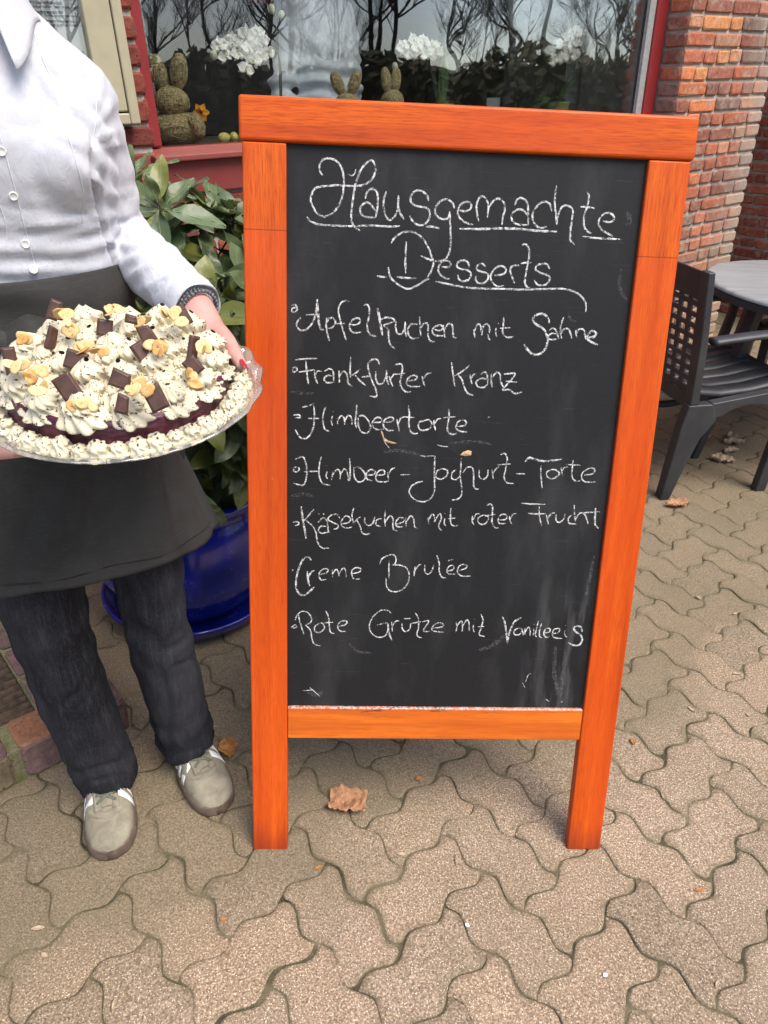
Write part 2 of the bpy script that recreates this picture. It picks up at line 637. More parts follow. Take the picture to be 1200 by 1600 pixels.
mb.box(S_ST - .004, S_W - S_ST + .004, REC, REC + .006, S_B1 - .004, S_H - S_TR + .004)
board = mb.build('blackboard_panel', m_board(), sign, smooth=False)
# rear frame
h2 = S_H - .075
top = Vector((0, THK + .004, S_H - .03))
wt_ = SM @ top
need = wt_.z
back_dir = (SMI.to_3x3() @ (BK * sin(.30) - Vector((0, 0, 1)) * cos(.30)))
Lb = need / cos(.30)
rx = Matrix((Vector((1, 0, 0)), back_dir.cross(Vector((1, 0, 0))), back_dir)).transposed()
RM = Matrix.Translation(top) @ rx.to_4x4()
rw = m_wood('z', None, 'rear_frame_wood')
rf = MB()
rf.box(S_W * .5 - .3, S_W * .5 - .245, -.011, .011, .02, Lb - .004, RM)
bevel(rf.build('rear_leg', rw, sign, smooth=False), .002)
rf = MB()
rf.box(S_W * .5 + .245, S_W * .5 + .3, -.011, .011, .02, Lb - .004, RM)
bevel(rf.build('rear_leg', rw, sign, smooth=False), .002)
rf = MB()
rf.box(S_W * .5 - .2448, S_W * .5 + .2448, -.010, .010, Lb * .72, Lb * .72 + .05, RM)
bevel(rf.build('rear_rail', rw, sign, smooth=False), .002)
rf = MB()
rf.box(S_W * .5 - .2448, S_W * .5 + .2448, -.010, .010, .02, .08, RM)
bevel(rf.build('rear_rail', rw, sign, smooth=False), .002)
steel = simple('steel', (.5, .5, .5), .35, .1, 60, .05, Metallic=1.0)
for xx in (.18, .55):
    hg = MB()
    hg.box(xx - .02, xx + .02, THK - .0006, THK + .0045, S_H - .05, S_H - .012)
    hg.build('hinge', steel, sign, smooth=False)

# ---- handwriting, traced as strokes lying on the board
STROKES = []
def St(ox, oy, w, *lines):
    for L in lines:
        STROKES.append((ox, oy, w, L))
A_ = (460, 230); B_ = (700, 230)
St(460, 230, 3.3,
 [(180,183),(160,150),(158,110),(180,78),(215,70),(260,85),(295,130),(308,190),(308,240),(300,300),(280,360),(245,405),(205,430),(175,432),(140,412),(115,370),(102,335),(108,295),(125,262),(155,248),(200,244),(260,238),(310,240),(380,242),(430,236),(475,210),(498,175),(506,135),(498,100),(482,82),(455,95),(420,135),(395,190),(378,250),(368,310),(360,370),(355,430),(362,475),(380,500),(410,522)],
 [(78,435),(100,462),(150,482),(220,488),(300,493),(380,494),(460,490),(540,493),(610,497),(658,492)],
 [(443,322),(455,280),(485,260),(512,275),(522,320),(518,380),(508,440)],[(508,400),(480,362),(450,345),(420,365),(410,395),(425,425),(460,438),(505,440)],
 [(575,275),(560,320),(558,375),(570,425),(592,455),(620,440),(642,400),(650,350),(650,300)],[(650,300),(648,360),(660,410),(685,452)],
 [(838,335),(828,300),(795,275),(760,272),(735,295),(725,330),(745,360),(790,372),(830,382),(845,410),(840,450),(815,480),(780,487),(745,470),(720,430)],
 [(820,497),(860,497),(905,508)],
 [(1000,382),(985,345),(945,325),(905,345),(880,385),(885,420),(910,445),(945,450),(965,435),(970,400)],[(970,400),(972,460),(976,540),(975,610),(965,665),(940,700),(900,712),(850,705),(790,680)],
 [(1030,395),(1070,400),(1100,385),(1105,360),(1085,342),(1050,350),(1025,380),(1022,420),(1045,455),(1080,475),(1115,485)],
 [(605,600),(625,568),(665,538),(715,527),(765,540),(805,575),(835,625),(855,675),(868,725),(852,780),(830,812)],[(842,825),(820,830),(770,862),(712,886),(660,866),(612,828),(592,790),(587,750)],
 [(698,590),(696,650),(693,720),(695,788)],[(515,805),(545,810),(578,814)],[(640,810),(690,817),(762,820)],
 [(918,748),(960,750),(978,735),(965,712),(930,712),(903,740),(900,775),(920,805),(950,822),(972,822)],
 [(1095,752),(1085,722),(1060,707),(1025,718),(1015,745),(1040,762),(1080,768),(1103,790),(1090,825),(1055,838),(1028,825),(1022,795)])
St(460, 230, 2.0, [(335,168),(355,178),(375,168),(384,138)])
St(700, 230, 3.3,
 [(190,462),(182,420),(178,370),(190,325),(215,308),(240,330),(252,370),(245,440)],[(252,380),(285,335),(320,322),(350,350),(355,390),(342,440),(337,485)],
 [(418,365),(430,330),(460,318),(490,340),(500,380),(500,430),(502,485)],[(495,425),(470,395),(435,390),(405,410),(395,440),(410,470),(450,485),(498,485)],
 [(648,400),(635,355),(600,340),(560,365),(530,410),(530,455),(550,490),(580,505),(615,497)],
 [(678,240),(668,300),(668,370),(675,430),(678,485)],[(678,485),(690,420),(710,375),(745,365),(778,390),(775,450),(765,520),(765,580),(790,610)],
 [(868,280),(880,310),(870,370),(850,430),(850,490),(870,525),(897,538)],[(828,372),(870,374),(915,382)],
 [(968,462),(1010,468),(1038,450),(1025,420),(990,410),(955,435),(940,475),(960,515),(1000,540),(1030,558)],
 [(842,558),(920,568),(1000,572),(1085,576)],
 [(235,745),(210,728),(180,745),(185,768),(215,780),(245,790),(250,820),(225,848),(190,850),(172,825),(175,805)],
 [(288,800),(330,798),(362,775),(350,748),(315,745),(280,775),(265,815),(280,850),(310,870),(350,865)],
 [(415,850),(400,810),(388,770),(400,745),(430,738),(445,740)],
 [(462,612),(480,605),(500,625),(508,665),(500,720),(488,780),(480,840),(490,870),(510,880)],[(455,728),(485,722),(520,722)],
 [(635,760),(620,735),(590,728),(555,740),(548,765),(575,785),(610,795),(635,810),(630,840),(600,862),(560,860),(538,830)])
St(700, 230, 3.9, [(72,510),(200,512),(330,508),(450,512),(550,522),(680,528)])
St(700, 230, 3.3, [(-80,838),(0,855),(60,868),(140,880),(250,884),(350,886),(450,890),(550,888),(650,885),(720,886),(780,900),(830,930),(860,975),(860,1030)])
St(440, 440, 3.1,
 [(62,150),(85,145),(98,170),(85,190),(65,185),(70,165),(90,165)],
 [(150,208),(240,205)],[(120,225),(98,250),(97,285),(125,305),(160,295),(195,255),(215,190),(222,110)],
 [(282,225),(278,270),(285,320),(298,370)],[(280,260),(300,228),(330,232),(335,262),(310,290),(285,292)],
 [(422,128),(400,118),(370,135),(355,175),(365,235),(380,290),(395,340),(407,370)],[(343,263),(395,262)],
 [(425,268),(465,270),(492,250),(480,228),(450,235),(425,265),(428,300),(455,320),(500,315)],
 [(512,152),(532,143),(548,165),(545,220),(535,270),(540,310),(560,335),(590,343)],
 [(612,240),(650,225),(690,230),(705,245),(670,262),(635,272)],[(635,272),(665,300),(668,350),(680,395),(708,418)],
 [(715,250),(712,290),(725,325),(750,325),(770,290),(772,250)],[(772,250),(770,300),(780,345)],
 [(850,270),(815,265),(790,295),(795,335),(820,357),(858,350)],[(862,220),(865,280),(870,340)],[(868,300),(885,265),(910,262),(915,300),(915,340),(930,370),(958,377)],
 [(955,300),(990,305),(1010,288),(990,272),(955,285),(940,310),(960,335),(1010,340)],
 [(1010,270),(1015,310),(1020,350)],[(1018,300),(1040,265),(1065,270),(1070,310),(1075,345),(1095,352)],
 [(68,540),(90,535),(95,555),(75,565),(68,550)],
 [(85,490),(130,484),(222,480)],[(150,484),(155,540),(162,600),(168,640)],[(108,565),(150,560),(205,550)],
 [(205,555),(210,600),(225,638)],[(208,590),(225,560),(250,562)],
 [(268,560),(300,545),(322,565),(325,610),(330,635)],[(318,590),(285,588),(265,610),(285,632),(325,630)],
 [(358,555),(362,600),(360,632)],[(362,590),(385,560),(408,580),(415,630),(440,655)],
 [(432,470),(428,540),(430,600)],[(432,590),(465,570),(492,545)],[(455,580),(490,620),(525,650)],
 [(610,518),(600,490),(565,488),(540,515),(545,560),(565,620),(590,680),(593,718),(550,715)],[(500,597),(560,590)],
 [(590,560),(588,600),(605,640),(635,630),(655,585),(655,555)],[(655,560),(658,610),(668,645)],
 [(672,590),(680,620),(695,655)],[(680,610),(700,582),(722,578)],
 [(708,520),(735,515),(755,525),(750,580),(740,630),(755,670),(780,690),(808,688)],[(712,580),(770,572)],
 [(790,620),(830,615),(848,595),(825,585),(795,600),(780,630),(800,655),(865,655)],
 [(878,590),(885,625),(895,655)],[(882,615),(905,580),(935,570)],
 [(75,835),(105,832),(118,850),(85,850)],
 [(130,785),(165,778),(200,762)],[(200,762),(205,830),(200,900),(180,955),(150,980),(115,972),(85,925)],[(168,855),(240,855)],[(278,775),(262,820),(258,870),(270,920),(305,940)],
 [(318,840),(310,870),(318,900)],[(320,815),(325,812)],
 [(348,850),(350,890)],[(350,870),(370,840),(390,850),(395,895)],[(395,870),(415,838),(435,850),(440,895)],
 [(470,770),(465,830),(460,880),(468,915)],[(478,850),(480,900),(500,940),(535,945),(555,915),(545,875),(515,840),(480,840)],
 [(575,880),(615,878),(625,860),(600,848),(572,870),(570,905),(600,925),(640,920)],
 [(640,880),(685,875),(700,855),(670,848),(640,870),(638,905),(665,930),(700,930)],
 [(720,860),(728,900),(735,935)],[(728,890),(745,855),(770,845)],
 [(792,775),(798,830),(795,890),(805,935),(830,952),(855,945)],[(760,845),(830,850)],
 [(890,870),(860,880),(855,910),(880,930),(920,920),(940,890),(920,865),(890,868)],
 [(950,860),(955,900),(962,930)],[(955,890),(975,860),(1000,855)],
 [(1045,795),(1045,850),(1035,910),(1045,945),(1075,955),(1095,945)],[(1010,850),(1085,845)],
 [(1100,905),(1140,900),(1155,880),(1130,862),(1100,880),(1090,915),(1115,935),(1160,940)])
St(440, 440, 4.4, [(222,110),(225,180),(232,250),(245,295),(268,300)], [(598,165),(610,220),(620,280),(630,335)])
St(680, 440, 3.1,
 [(240,300),(245,330),(250,355)],[(245,310),(265,268),(282,275),(290,335)],[(290,335),(300,280),(325,265),(340,300),(330,345),(345,368)],
 [(380,290),(378,320),(385,345)],[(393,263),(401,258)],
 [(428,222),(425,270),(422,320),(440,345),(470,348),(490,343)],[(405,292),(470,288)],
 [(712,305),(735,290),(755,305),(765,335),(772,362)],[(755,325),(725,325),(705,345),(720,362),(765,360)],
 [(802,222),(785,270),(782,320),(790,355)],[(785,330),(800,300),(830,295),(845,325),(852,355)],
 [(880,300),(880,330),(885,350)],[(882,325),(900,298),(925,300),(935,330),(940,360)],
 [(102,505),(108,560),(115,610),(122,655)],[(215,522),(170,560),(120,590)],[(140,580),(165,610),(180,655),(200,695),(240,712)],
 [(218,580),(222,610),(230,640)],[(222,610),(240,580),(262,575)],
 [(285,580),(310,565),(325,590),(328,640)],[(322,610),(285,605),(255,630),(270,658),(305,660),(328,640)],
 [(350,575),(350,620),(355,660)],[(352,610),(380,568),(405,580),(408,620),(425,660)],
 [(430,578),(470,575),(500,575),(470,620),(420,675),(460,675),(500,700),(542,690)],[(440,622),(510,628)])
St(680, 440, 4.2, [(712,262),(710,235),(685,208),(650,202),(618,218),(612,245),(635,270),(670,290),(695,330),(702,370),(690,415),(660,448),(620,457),(580,430),(555,392)],
 [(955,350),(990,345),(1005,325),(985,308),(960,325),(950,350),(970,375),(1018,395)])
St(440, 680, 3.0,
 [(70,205),(100,200),(110,215),(90,230),(70,220),(85,212)],
 [(85,150),(130,135),(150,170),(158,230),(150,285),(130,313),(75,300)],[(140,228),(235,225)],[(248,135),(235,190),(235,250),(255,300),(303,312)],
 [(285,225),(278,255),(290,275)],[(280,190),(285,187)],
 [(320,225),(312,280)],[(318,250),(345,215),(365,230),(365,275)],[(368,250),(390,212),(410,230),(418,285)],
 [(425,145),(428,200),(428,250),(425,285)],[(450,200),(455,260),(480,292),(515,280),(520,240),(490,205),(455,200)],
 [(535,250),(575,245),(585,225),(555,215),(530,240),(535,275),(570,285)],
 [(595,250),(640,245),(640,220),(610,222),(590,250),(595,285),(640,292),(670,285)],
 [(662,230),(668,285)],[(668,250),(685,215),(710,203)],[(742,247),(800,245)],
 [(868,128),(900,132),(958,128)],[(958,128),(955,200),(955,270),(955,340),(935,390),(895,415),(850,410),(812,385),(798,350),(815,315),(850,295),(882,288)],
 [(1000,210),(970,225),(965,260),(995,275),(1030,255),(1035,220),(1000,208)],
 [(72,545),(100,540),(108,555),(85,565)],
 [(203,462),(170,500),(135,540)],[(150,530),(195,570),(215,610),(225,670),(255,705),(297,705)],
 [(228,545),(260,515),(285,540),(290,590),(300,612)],[(280,570),(245,570),(230,595),(250,612),(292,605)],[(232,486),(234,496)],[(262,488),(264,498)],
 [(365,520),(345,495),(310,500),(290,525),(320,545),(350,560),(350,580),(325,588)],
 [(375,555),(420,545),(430,520),(400,505),(372,540),(380,570),(410,580),(440,572)],
 [(452,450),(440,500),(450,555)],[(455,545),(475,520),(495,510)],[(470,530),(490,570),(505,610),(530,620),(553,612)],
 [(520,510),(520,545),(540,565),(570,550),(582,510)],
 [(625,520),(595,530),(590,560),(620,570)],[(648,468),(645,520),(648,570)],[(648,545),(675,505),(695,520),(695,560),(700,590),(722,598)],
 [(720,555),(755,545),(765,525),(740,515),(715,540),(720,570),(760,572)],
 [(775,510),(778,570)],[(778,545),(805,505),(825,525),(830,570),(850,582)],
 [(915,515),(920,555)],[(918,535),(940,492),(955,510),(955,545)],[(957,540),(985,490),(998,515),(982,560),(990,588),(1003,592)],
 [(1020,520),(1015,550),(1025,565)],[(1018,490),(1023,486)],
 [(1058,455),(1055,510),(1060,555),(1085,568),(1102,560)],[(1040,520),(1090,518)],
 [(240,870),(280,860),(290,840),(265,835),(238,855),(235,885),(250,905),(280,900)],
 [(318,840),(318,885)],[(320,865),(340,838),(352,850),(360,880)],[(360,865),(380,832),(398,840),(405,885)],
 [(440,865),(485,855),(495,835),(465,828),(440,845),(440,880),(455,898),(490,898)],
 [(612,805),(630,770),(670,750),(700,748),(715,770),(710,800),(690,812)],[(672,785),(670,840),(672,895)],[(690,812),(740,812),(780,830),(797,870),(790,920),(760,960),(715,978),(675,970),(655,940),(652,890)],
 [(835,820),(830,850),(828,880)],[(830,850),(855,815),(878,805)],
 [(895,810),(895,850),(915,868),(940,845),(950,810)],[(970,750),(985,800),(985,850),(1000,885),(1028,892)],
 [(1035,850),(1070,840),(1078,820),(1055,815),(1035,835),(1040,865),(1085,868)],[(1040,785),(1072,775)],
 [(1105,845),(1145,835),(1160,815),(1130,808),(1105,825),(1100,860),(1130,880),(1185,880)])
St(440, 680, 4.3, [(122,445),(132,520),(145,590),(152,645)], [(185,780),(165,762),(140,770),(112,820),(95,880),(90,940),(105,985),(135,1000),(170,980),(205,948)],
 [(160,850),(165,900),(175,942)], [(165,890),(185,855),(205,845)], [(62,840),(75,845)])
St(680, 680, 3.0,
 [(130,215),(105,235),(105,270),(130,278),(155,255)],[(163,145),(160,200),(155,260),(165,320),(165,370),(140,400),(100,405)],[(172,235),(200,202),(232,205),(240,250),(240,310),(250,335),(275,335)],
 [(275,215),(275,260),(300,275),(325,255),(330,215)],[(355,215),(362,272)],[(360,240),(382,208),(398,195)],
 [(408,122),(435,115),(450,150),(440,210),(430,260),(445,295),(490,303)],[(390,185),(470,180)],[(505,240),(560,242)],
 [(660,190),(660,250),(668,330)],[(720,215),(695,235),(705,265),(740,270),(775,240),(750,215),(720,215)],
 [(785,200),(795,250)],[(790,225),(810,200),(835,198)],[(862,155),(855,210),(855,260),(875,285),(905,285)],[(820,183),(908,188)],
 [(930,250),(985,240),(995,212),(960,208),(920,235),(915,270),(940,292),(1000,292)],
 [(232,500),(232,540),(245,562)],[(235,530),(255,495),(278,490)],
 [(300,500),(270,515),(268,545),(295,558),(325,540),(330,510),(300,498)],
 [(322,440),(345,430),(358,450),(355,510),(355,550),(375,578),(400,578)],[(325,500),(375,495)],
 [(400,530),(440,525),(445,500),(415,495),(395,520),(400,550),(440,552)],
 [(462,505),(468,535),(478,555)],[(465,530),(485,495),(508,490)],
 [(535,425),(600,430),(688,432)],[(650,445),(650,500),(665,565)],[(580,488),(630,492),(690,490)],
 [(695,495),(700,530),(708,555)],[(700,525),(725,490),(748,486)],
 [(755,495),(755,530),(775,545),(805,520),(810,490)],[(850,500),(832,520),(838,550),(885,555)],[(868,435),(870,490),(875,540)],[(875,530),(900,490),(928,490),(945,520),(955,555)],
 [(915,485),(970,482),(1030,478)])
St(680, 680, 4.2, [(562,165),(590,140),(620,150),(690,162),(790,150)], [(1002,455),(998,510),(1000,560),(1020,582)])
St(440, 920, 3.0,
 [(62,240),(85,225),(95,240),(70,245)],
 [(85,195),(100,160),(130,140),(165,150),(187,185),(180,210),(148,228)],[(105,160),(115,210),(140,285)],[(150,225),(180,260),(190,310),(205,345),(243,357)],
 [(235,215),(208,235),(210,265),(240,272),(268,245),(255,215),(235,215)],
 [(275,135),(292,175),(298,230),(305,270),(330,280)],[(268,212),(322,208)],
 [(352,235),(395,225),(410,205),(385,200),(358,215),(352,245),(370,265),(402,265)],
 [(683,150),(660,135),(620,135),(580,165),(552,210),(550,250),(570,285),(610,303),(650,290),(665,250),(660,215)],[(595,225),(660,212)],
 [(688,205),(692,265)],[(690,240),(710,205),(735,200)],
 [(752,215),(755,250),(775,268),(800,250),(808,215)],[(765,186),(805,185)],
 [(835,150),(855,185),(855,240),(845,285),(860,302),(880,305)],[(812,215),(870,205)],
 [(880,205),(920,202),(885,262),(930,265)],
 [(945,245),(1000,238),(1010,220),(975,212),(945,235),(945,262),(1012,272)])
St(440, 920, 4.0, [(665,215),(670,270),(688,322)])
St(660, 920, 3.1,
 [(212,205),(215,240),(208,270)],[(215,235),(240,200),(250,220),(248,265)],[(250,235),(275,195),(290,210),(292,268)],
 [(318,225),(318,255),(326,272)],[(323,190),(328,186)],
 [(365,158),(378,190),(368,240),(355,285),(388,298)],[(345,237),(388,235)],
 [(600,245),(575,260),(575,285),(605,285),(625,255),(605,245)],[(625,250),(630,290)],
 [(640,245),(640,285)],[(642,270),(660,240),(672,255),(672,292)],
 [(695,250),(692,290)],[(696,223),(700,220)],
 [(725,200),(712,250),(705,290),(715,300)],[(745,215),(732,260),(732,298),(750,305)],
 [(765,275),(795,268),(795,248),(770,250),(758,280),(770,302),(795,300)],
 [(815,280),(850,272),(855,250),(825,252),(812,280),(825,305),(875,310)],
 [(890,260),(890,290),(905,302)],[(893,229),(898,227)])
St(660, 920, 4.4, [(500,172),(515,210),(525,280),(530,340)], [(530,340),(545,270),(575,205),(618,180)], [(998,268),(990,240),(965,232),(945,245),(960,270),(990,290),(998,320),(980,350),(945,352),(910,335)])
PX_M = 1 / 1120.0
def ribbon(mb, pts, w, seed, lift):
    """pts in board metres"""
    P = catmull([(a, 0, b) for a, b in pts], 7)
    Q = [P[0]]
    for p in P[1:]:
        if (p - Q[-1]).length > .0011:
            Q.append(p)
    if len(Q) < 2:
        Q.append(P[-1] + Vector((.0012, 0, 0)))
    L, C, R = [], [], []
    n = len(Q)
    for i, p in enumerate(Q):
        t = (Q[min(i + 1, n - 1)] - Q[max(i - 1, 0)])
        t = t.normalized() if t.length > 0 else Vector((1, 0, 0))
        nn = Vector((-t.z, 0, t.x))
        e = min(1, .55 + i * .12, .55 + (n - 1 - i) * .12)
        k1 = w * .5 * e * (1 + .45 * noise.noise(Vector((p.x * 420, seed, p.z * 420))))
        k2 = w * .5 * e * (1 + .45 * noise.noise(Vector((p.x * 420, seed + 9, p.z * 420))))
        L.append((p.x + nn.x * k1, REC - lift, p.z + nn.z * k1))
        R.append((p.x - nn.x * k2, REC - lift, p.z - nn.z * k2))
        C.append((p.x, REC - lift - .0003, p.z))
    mb.rings([[L[i], C[i], R[i]] for i in range(n)], False, False)
M_CHALK = m_chalk()
ROWS = {}
def row_of(yy):
    for i, lim in enumerate((365, 470, 555, 630, 700, 780, 860, 930)):
        if yy < lim:
            return i
    return 8
for k, (ox, oy, w, L) in enumerate(STROKES):
    my = sum(q[1] for q in L) / len(L) / 4 + oy
    if (ox, oy) == (460, 230) and 590 < L[0][1]:
        my = 420
    if (ox, oy) == (700, 230) and L[0][1] > 600:
        my = 420
    P = [(ox + x / 4, oy + y / 4) for x, y in L]
    ROWS.setdefault(row_of(my), []).append((min(q[0] for q in P), max(q[0] for q in P), k, w, P))
for i in sorted(ROWS):
    word, right = None, -1
    words = []
    for x0, x1, k, w, P in sorted(ROWS[i]):
        if word is None or x0 > right + 11:
            word = MB()
            words.append(word)
            right = x1
        right = max(right, x1)
        scale_m = lerp(1.16, .95, (P[0][1] - 230) / 800) / 1127
        ribbon(word, [board_px(*q) for q in P], w * scale_m * .90, k * 1.7, .0004 + (k % 5) * .00003)
    for word in words:
        word.build('chalk_word', M_CHALK, board, smooth=False)
# faint wiped marks and scratches
M_SMEAR = m_smear()
for w, L in ((7, [(928,868),(922,900),(916,930)]), (5, [(940,985),(932,1020),(925,1045)]), (9, [(868,1010),(866,1050),(872,1085)]), (8, [(884,1015),(880,1055),(876,1090)]),
             (9, [(748,1016),(770,1008),(790,992)]), (6, [(545,1005),(560,1018),(580,1020)]), (7, [(600,706),(625,704),(660,712)]), (6, [(970,420),(968,450),(980,470)]),
             (6, [(702,692),(740,690),(770,694)]), (7, [(455,775),(475,772),(490,776)]), (5, [(888,490),(892,500),(900,502)]), (8, [(505,1080),(495,1086),(480,1082)]),
             (8, [(980,330),(984,345),(978,352)]), (5, [(455,612),(475,615),(490,614)])):
    sm = MB()
    ribbon(sm, [board_px(x, y) for x, y in L], w / 1060, w * 3.3, .00025)
    sm.build('chalk_smear', M_SMEAR, board, smooth=False)
for L in ([(821,1065),(825,1055),(829,1052)], [(816,1066),(820,1074)], [(852,1092),(858,1096)], [(875,1097),(880,1096)], [(473,1079),(490,1078)], [(484,1074),(500,1088)], [(446,560),(447,585)],
          [(608,700),(601,690),(598,676)], [(762,653),(766,650)], [(683,695),(690,697),(700,698)]):
    sc_ = MB()
    ribbon(sc_, [board_px(x, y) for x, y in L], 1.5 / 1080, 4.4, .00055)
    sc_.build('chalk_scratch', M_CHALK, board, smooth=False)
tan = simple('torn_fibreboard', (.62, .40, .20), .9, .25, 300, .5)
def flake(pts, lift):
    tr = MB()
    q = [board_px(x, y) for x, y in pts]
    n = len(q)
    c = (sum(a for a, b in q) / n, sum(b for a, b in q) / n)
    tr.add([(a, REC - .0003, b) for a, b in q] + [(c[0], REC - lift, c[1])], [(i, (i + 1) % n, n) for i in range(n)])
    tr.build('torn_patch', tan, board, smooth=False)
flake([(719,711),(724,706),(731,703.5),(737,705),(736,711),(728,712.5)], .0026)
flake([(599,688),(601,684),(605,688),(612,690),(622,693),(612,693),(604,691)], .0018)
flake([(595,674),(597,673),(600,684),(599,687)], .0014)
cut = simple('lifted_film', (.008, .008, .008), .8, .1, 60, .1)
for L in ([(620,692),(622,700),(622,712),(624,730)], [(682,697),(692,699),(703,702),(712,709),(720,712)], [(738,707),(748,712)]):
    tr = MB()
    ribbon(tr, [board_px(x, y) for x, y in L], 1.6 / 1080, 2.2, .0005)
    tr.build('film_tear', cut, board, smooth=False)
# ------------------------------------------------------------------ the house: local frame along the shop front
EX = Vector((0.7876, 0.6144, 0.0455)).normalized()
EZ = Vector((-0.0622, 0.0058, 0.998))
EZ = (EZ - EX * EZ.dot(EX)).normalized()
EY = EZ.cross(EX)
BO = Vector((-0.7383, 2.3892, 1.1647))
BM = Matrix.Translation(BO) @ Matrix((EX, EY, EZ)).transposed().to_4x4()
BI = BM.inverted()
def bpx(x, y, c):
    p = BI @ on_plane(x, y, BO + EY * c, EY)
    return Vector((p.x, c, p.z))

def m_brick():
    t = NT('old_brick')
    c = t.obj()
    tint = t.attr()
    n = t.noise(c, 34, 5, .65)
    f = t.noise(c, 190, 4, .7)
    pit = t.vor(c, 75)
    base = t.mix(1.0, tint, t.ramp(n, [(.3, (.62, .58, .56)), (.55, (1.0, 1.0, 1.0)), (.75, (1.35, 1.22, 1.1))]), 'MULTIPLY')
    base = t.mix(1.0, base, t.ramp(f, [(.3, (.72, .7, .7)), (.6, (1.1, 1.08, 1.05))]), 'MULTIPLY')
    pm = t.math('MULTIPLY', t.ramp(pit, [(.16, 1.0), (.28, 0.0)]), t.ramp(n, [(.5, 0.0), (.6, .8)]))
    base = t.mix(pm, base, (.05, .028, .022))
    xyz = t.sep(c)
    lime = t.math('MULTIPLY', t.ramp(t.math('ADD', xyz[0], t.math('MULTIPLY', t.math('SUBTRACT', t.noise(c, 9, 4, .7), .5), .35)), [(3.02, 0.0), (3.4, .85)]), t.ramp(f, [(.36, .5), (.62, 1.0)]))
    lime = t.math('MULTIPLY', lime, t.math('LESS_THAN', xyz[0], 3.5))
    r = t.n('ShaderNodeMapRange', {0: xyz[0], 1: 3.08, 2: 3.36})
    lime = t.math('MULTIPLY', t.math('ADD', r.outputs[0], t.math('MULTIPLY', t.math('SUBTRACT', t.noise(c, 12, 4, .7), .5), .9), True), t.math('LESS_THAN', xyz[0], 3.5))
    base = t.mix(t.math('MULTIPLY', lime, .8), base, t.mix(f, (.20, .175, .15), (.46, .42, .36)))
    # earth splash and weathering low on the pillar
    lo = t.n('ShaderNodeMapRange', {0: xyz[2], 1: -.35, 2: -.95})
    lo = t.math('MULTIPLY', t.math('ADD', lo.outputs[0], t.math('MULTIPLY', t.math('SUBTRACT', n, .5), .8), True), t.math('MULTIPLY', t.math('LESS_THAN', xyz[0], 3.5), t.math('GREATER_THAN', xyz[0], 2.0)))
    base = t.mix(t.math('MULTIPLY', lo, .55), base, (.34, .25, .15))
    smear = t.ramp(t.noise(c, 16, 5, .7), [(.52, 0.0), (.66, .55)])
    base = t.mix(t.math('MULTIPLY', smear, t.math('GREATER_THAN', xyz[0], 2.0)), base, t.mix(f, (.30, .25, .20), (.50, .44, .36)))
    h = t.math('ADD', t.math('MULTIPLY', n, 1.2), t.math('ADD', t.math('MULTIPLY', f, .6), t.math('MULTIPLY', pm, -1.4)))
    t.bsdf(base, .9, .25, t.bump(h, .6, .005))
    return t.m
def m_mortar():
    t = NT('lime_mortar')
    c = t.obj()
    n = t.noise(c, 22, 5, .65)
    f = t.noise(c, 240, 3, .7)
    base = t.ramp(n, [(.3, (.32, .285, .24)), (.7, (.54, .50, .43))])
    base = t.mix(t.ramp(f, [(.3, .4), (.5, 0.0)]), base, (.16, .14, .11))
    t.bsdf(base, .95, .2, t.bump(t.math('ADD', n, f), .8, .006))
    return t.m
M_BRICK = m_brick()
M_MORTAR = m_mortar()
PAL = [((.60, .20, .085), 3), ((.46, .15, .085), 4), ((.33, .125, .085), 4), ((.28, .12, .085), 2), ((.24, .15, .12), 1), ((.50, .25, .15), 3), ((.62, .27, .11), 1)]
PAL_DARK = [((.24, .055, .040), 4), ((.19, .05, .04), 4), ((.29, .075, .045), 3), ((.15, .05, .045), 2)]
def pick(rnd, pal):
    s = rnd.uniform(0, sum(w for c, w in pal))
    for c, w in pal:
        s -= w
        if s <= 0:
            break
    k = rnd.uniform(.8, 1.15)
    return tuple(min(.9, v * k) for v in c)
CO = .0672
JO = .0135
def brick(mb, fn, u0, u1, z0, z1, rnd, col, out=.009, ins=.006):
    """one brick standing proud of the mortar; fn(u, z, d) gives the point d proud of the wall"""
    def ring(e, d, jit):
        r = []
        k = min(.012, (u1 - u0) * .3)
        cs = [(u0 + e, z0 + e, 1, 1), (u1 - e, z0 + e, -1, 1), (u1 - e, z1 - e, -1, -1), (u0 + e, z1 - e, 1, -1)]
        for i, (u, z, su, sz) in enumerate(cs):
            a, b = (u + su * k, z), (u, z + sz * k)
            if i in (0, 2):
                a, b = b, a
            for (uu, zz) in (a, ((u + su * k * .3), (z + sz * k * .3)), b):
                r.append(fn(uu + rnd.uniform(-jit, jit), zz + rnd.uniform(-jit, jit), d + rnd.uniform(-jit, jit) * .6))
        return r
    R = [ring(0, -.004, 0), ring(0, out * .55, .0012), ring(ins, out, .0014)]
    o = len(mb.v)
    mb.rings(R, False, True, col)
    mb.add(R[-1], [tuple(range(12))], col)
def courses(mb, fn, u0, u1, z0, z1, rnd, pal, start_half=False, phase=0):
    k0 = math.floor(z0 / CO)
    k1 = math.ceil(z1 / CO)
    for k in range(k0, k1):
        za, zb = k * CO + JO / 2, (k + 1) * CO - JO / 2
        if zb < z0 or za > z1:
            continue
        u = u0
        first = True
        head = (k + phase) % 2
        while u < u1 - .02:
            L = (.105 if rnd.random() < (.85 if head else .22) else .222)
            if first and rnd.random() < .5:
                L = .16 if head else .105
            first = False
            e = min(u + L, u1)
            if u1 - e < .055:
                e = u1
            dz = rnd.gauss(0, .0018)
            brick(mb, fn, u + (JO * .35 if u > u0 + .01 else 0), e - (JO * .35 if e < u1 - .01 else 0), za + dz, zb + dz + rnd.uniform(-.002, .002), rnd, pick(rnd, pal))
            u = e
rnd = random.Random(11)
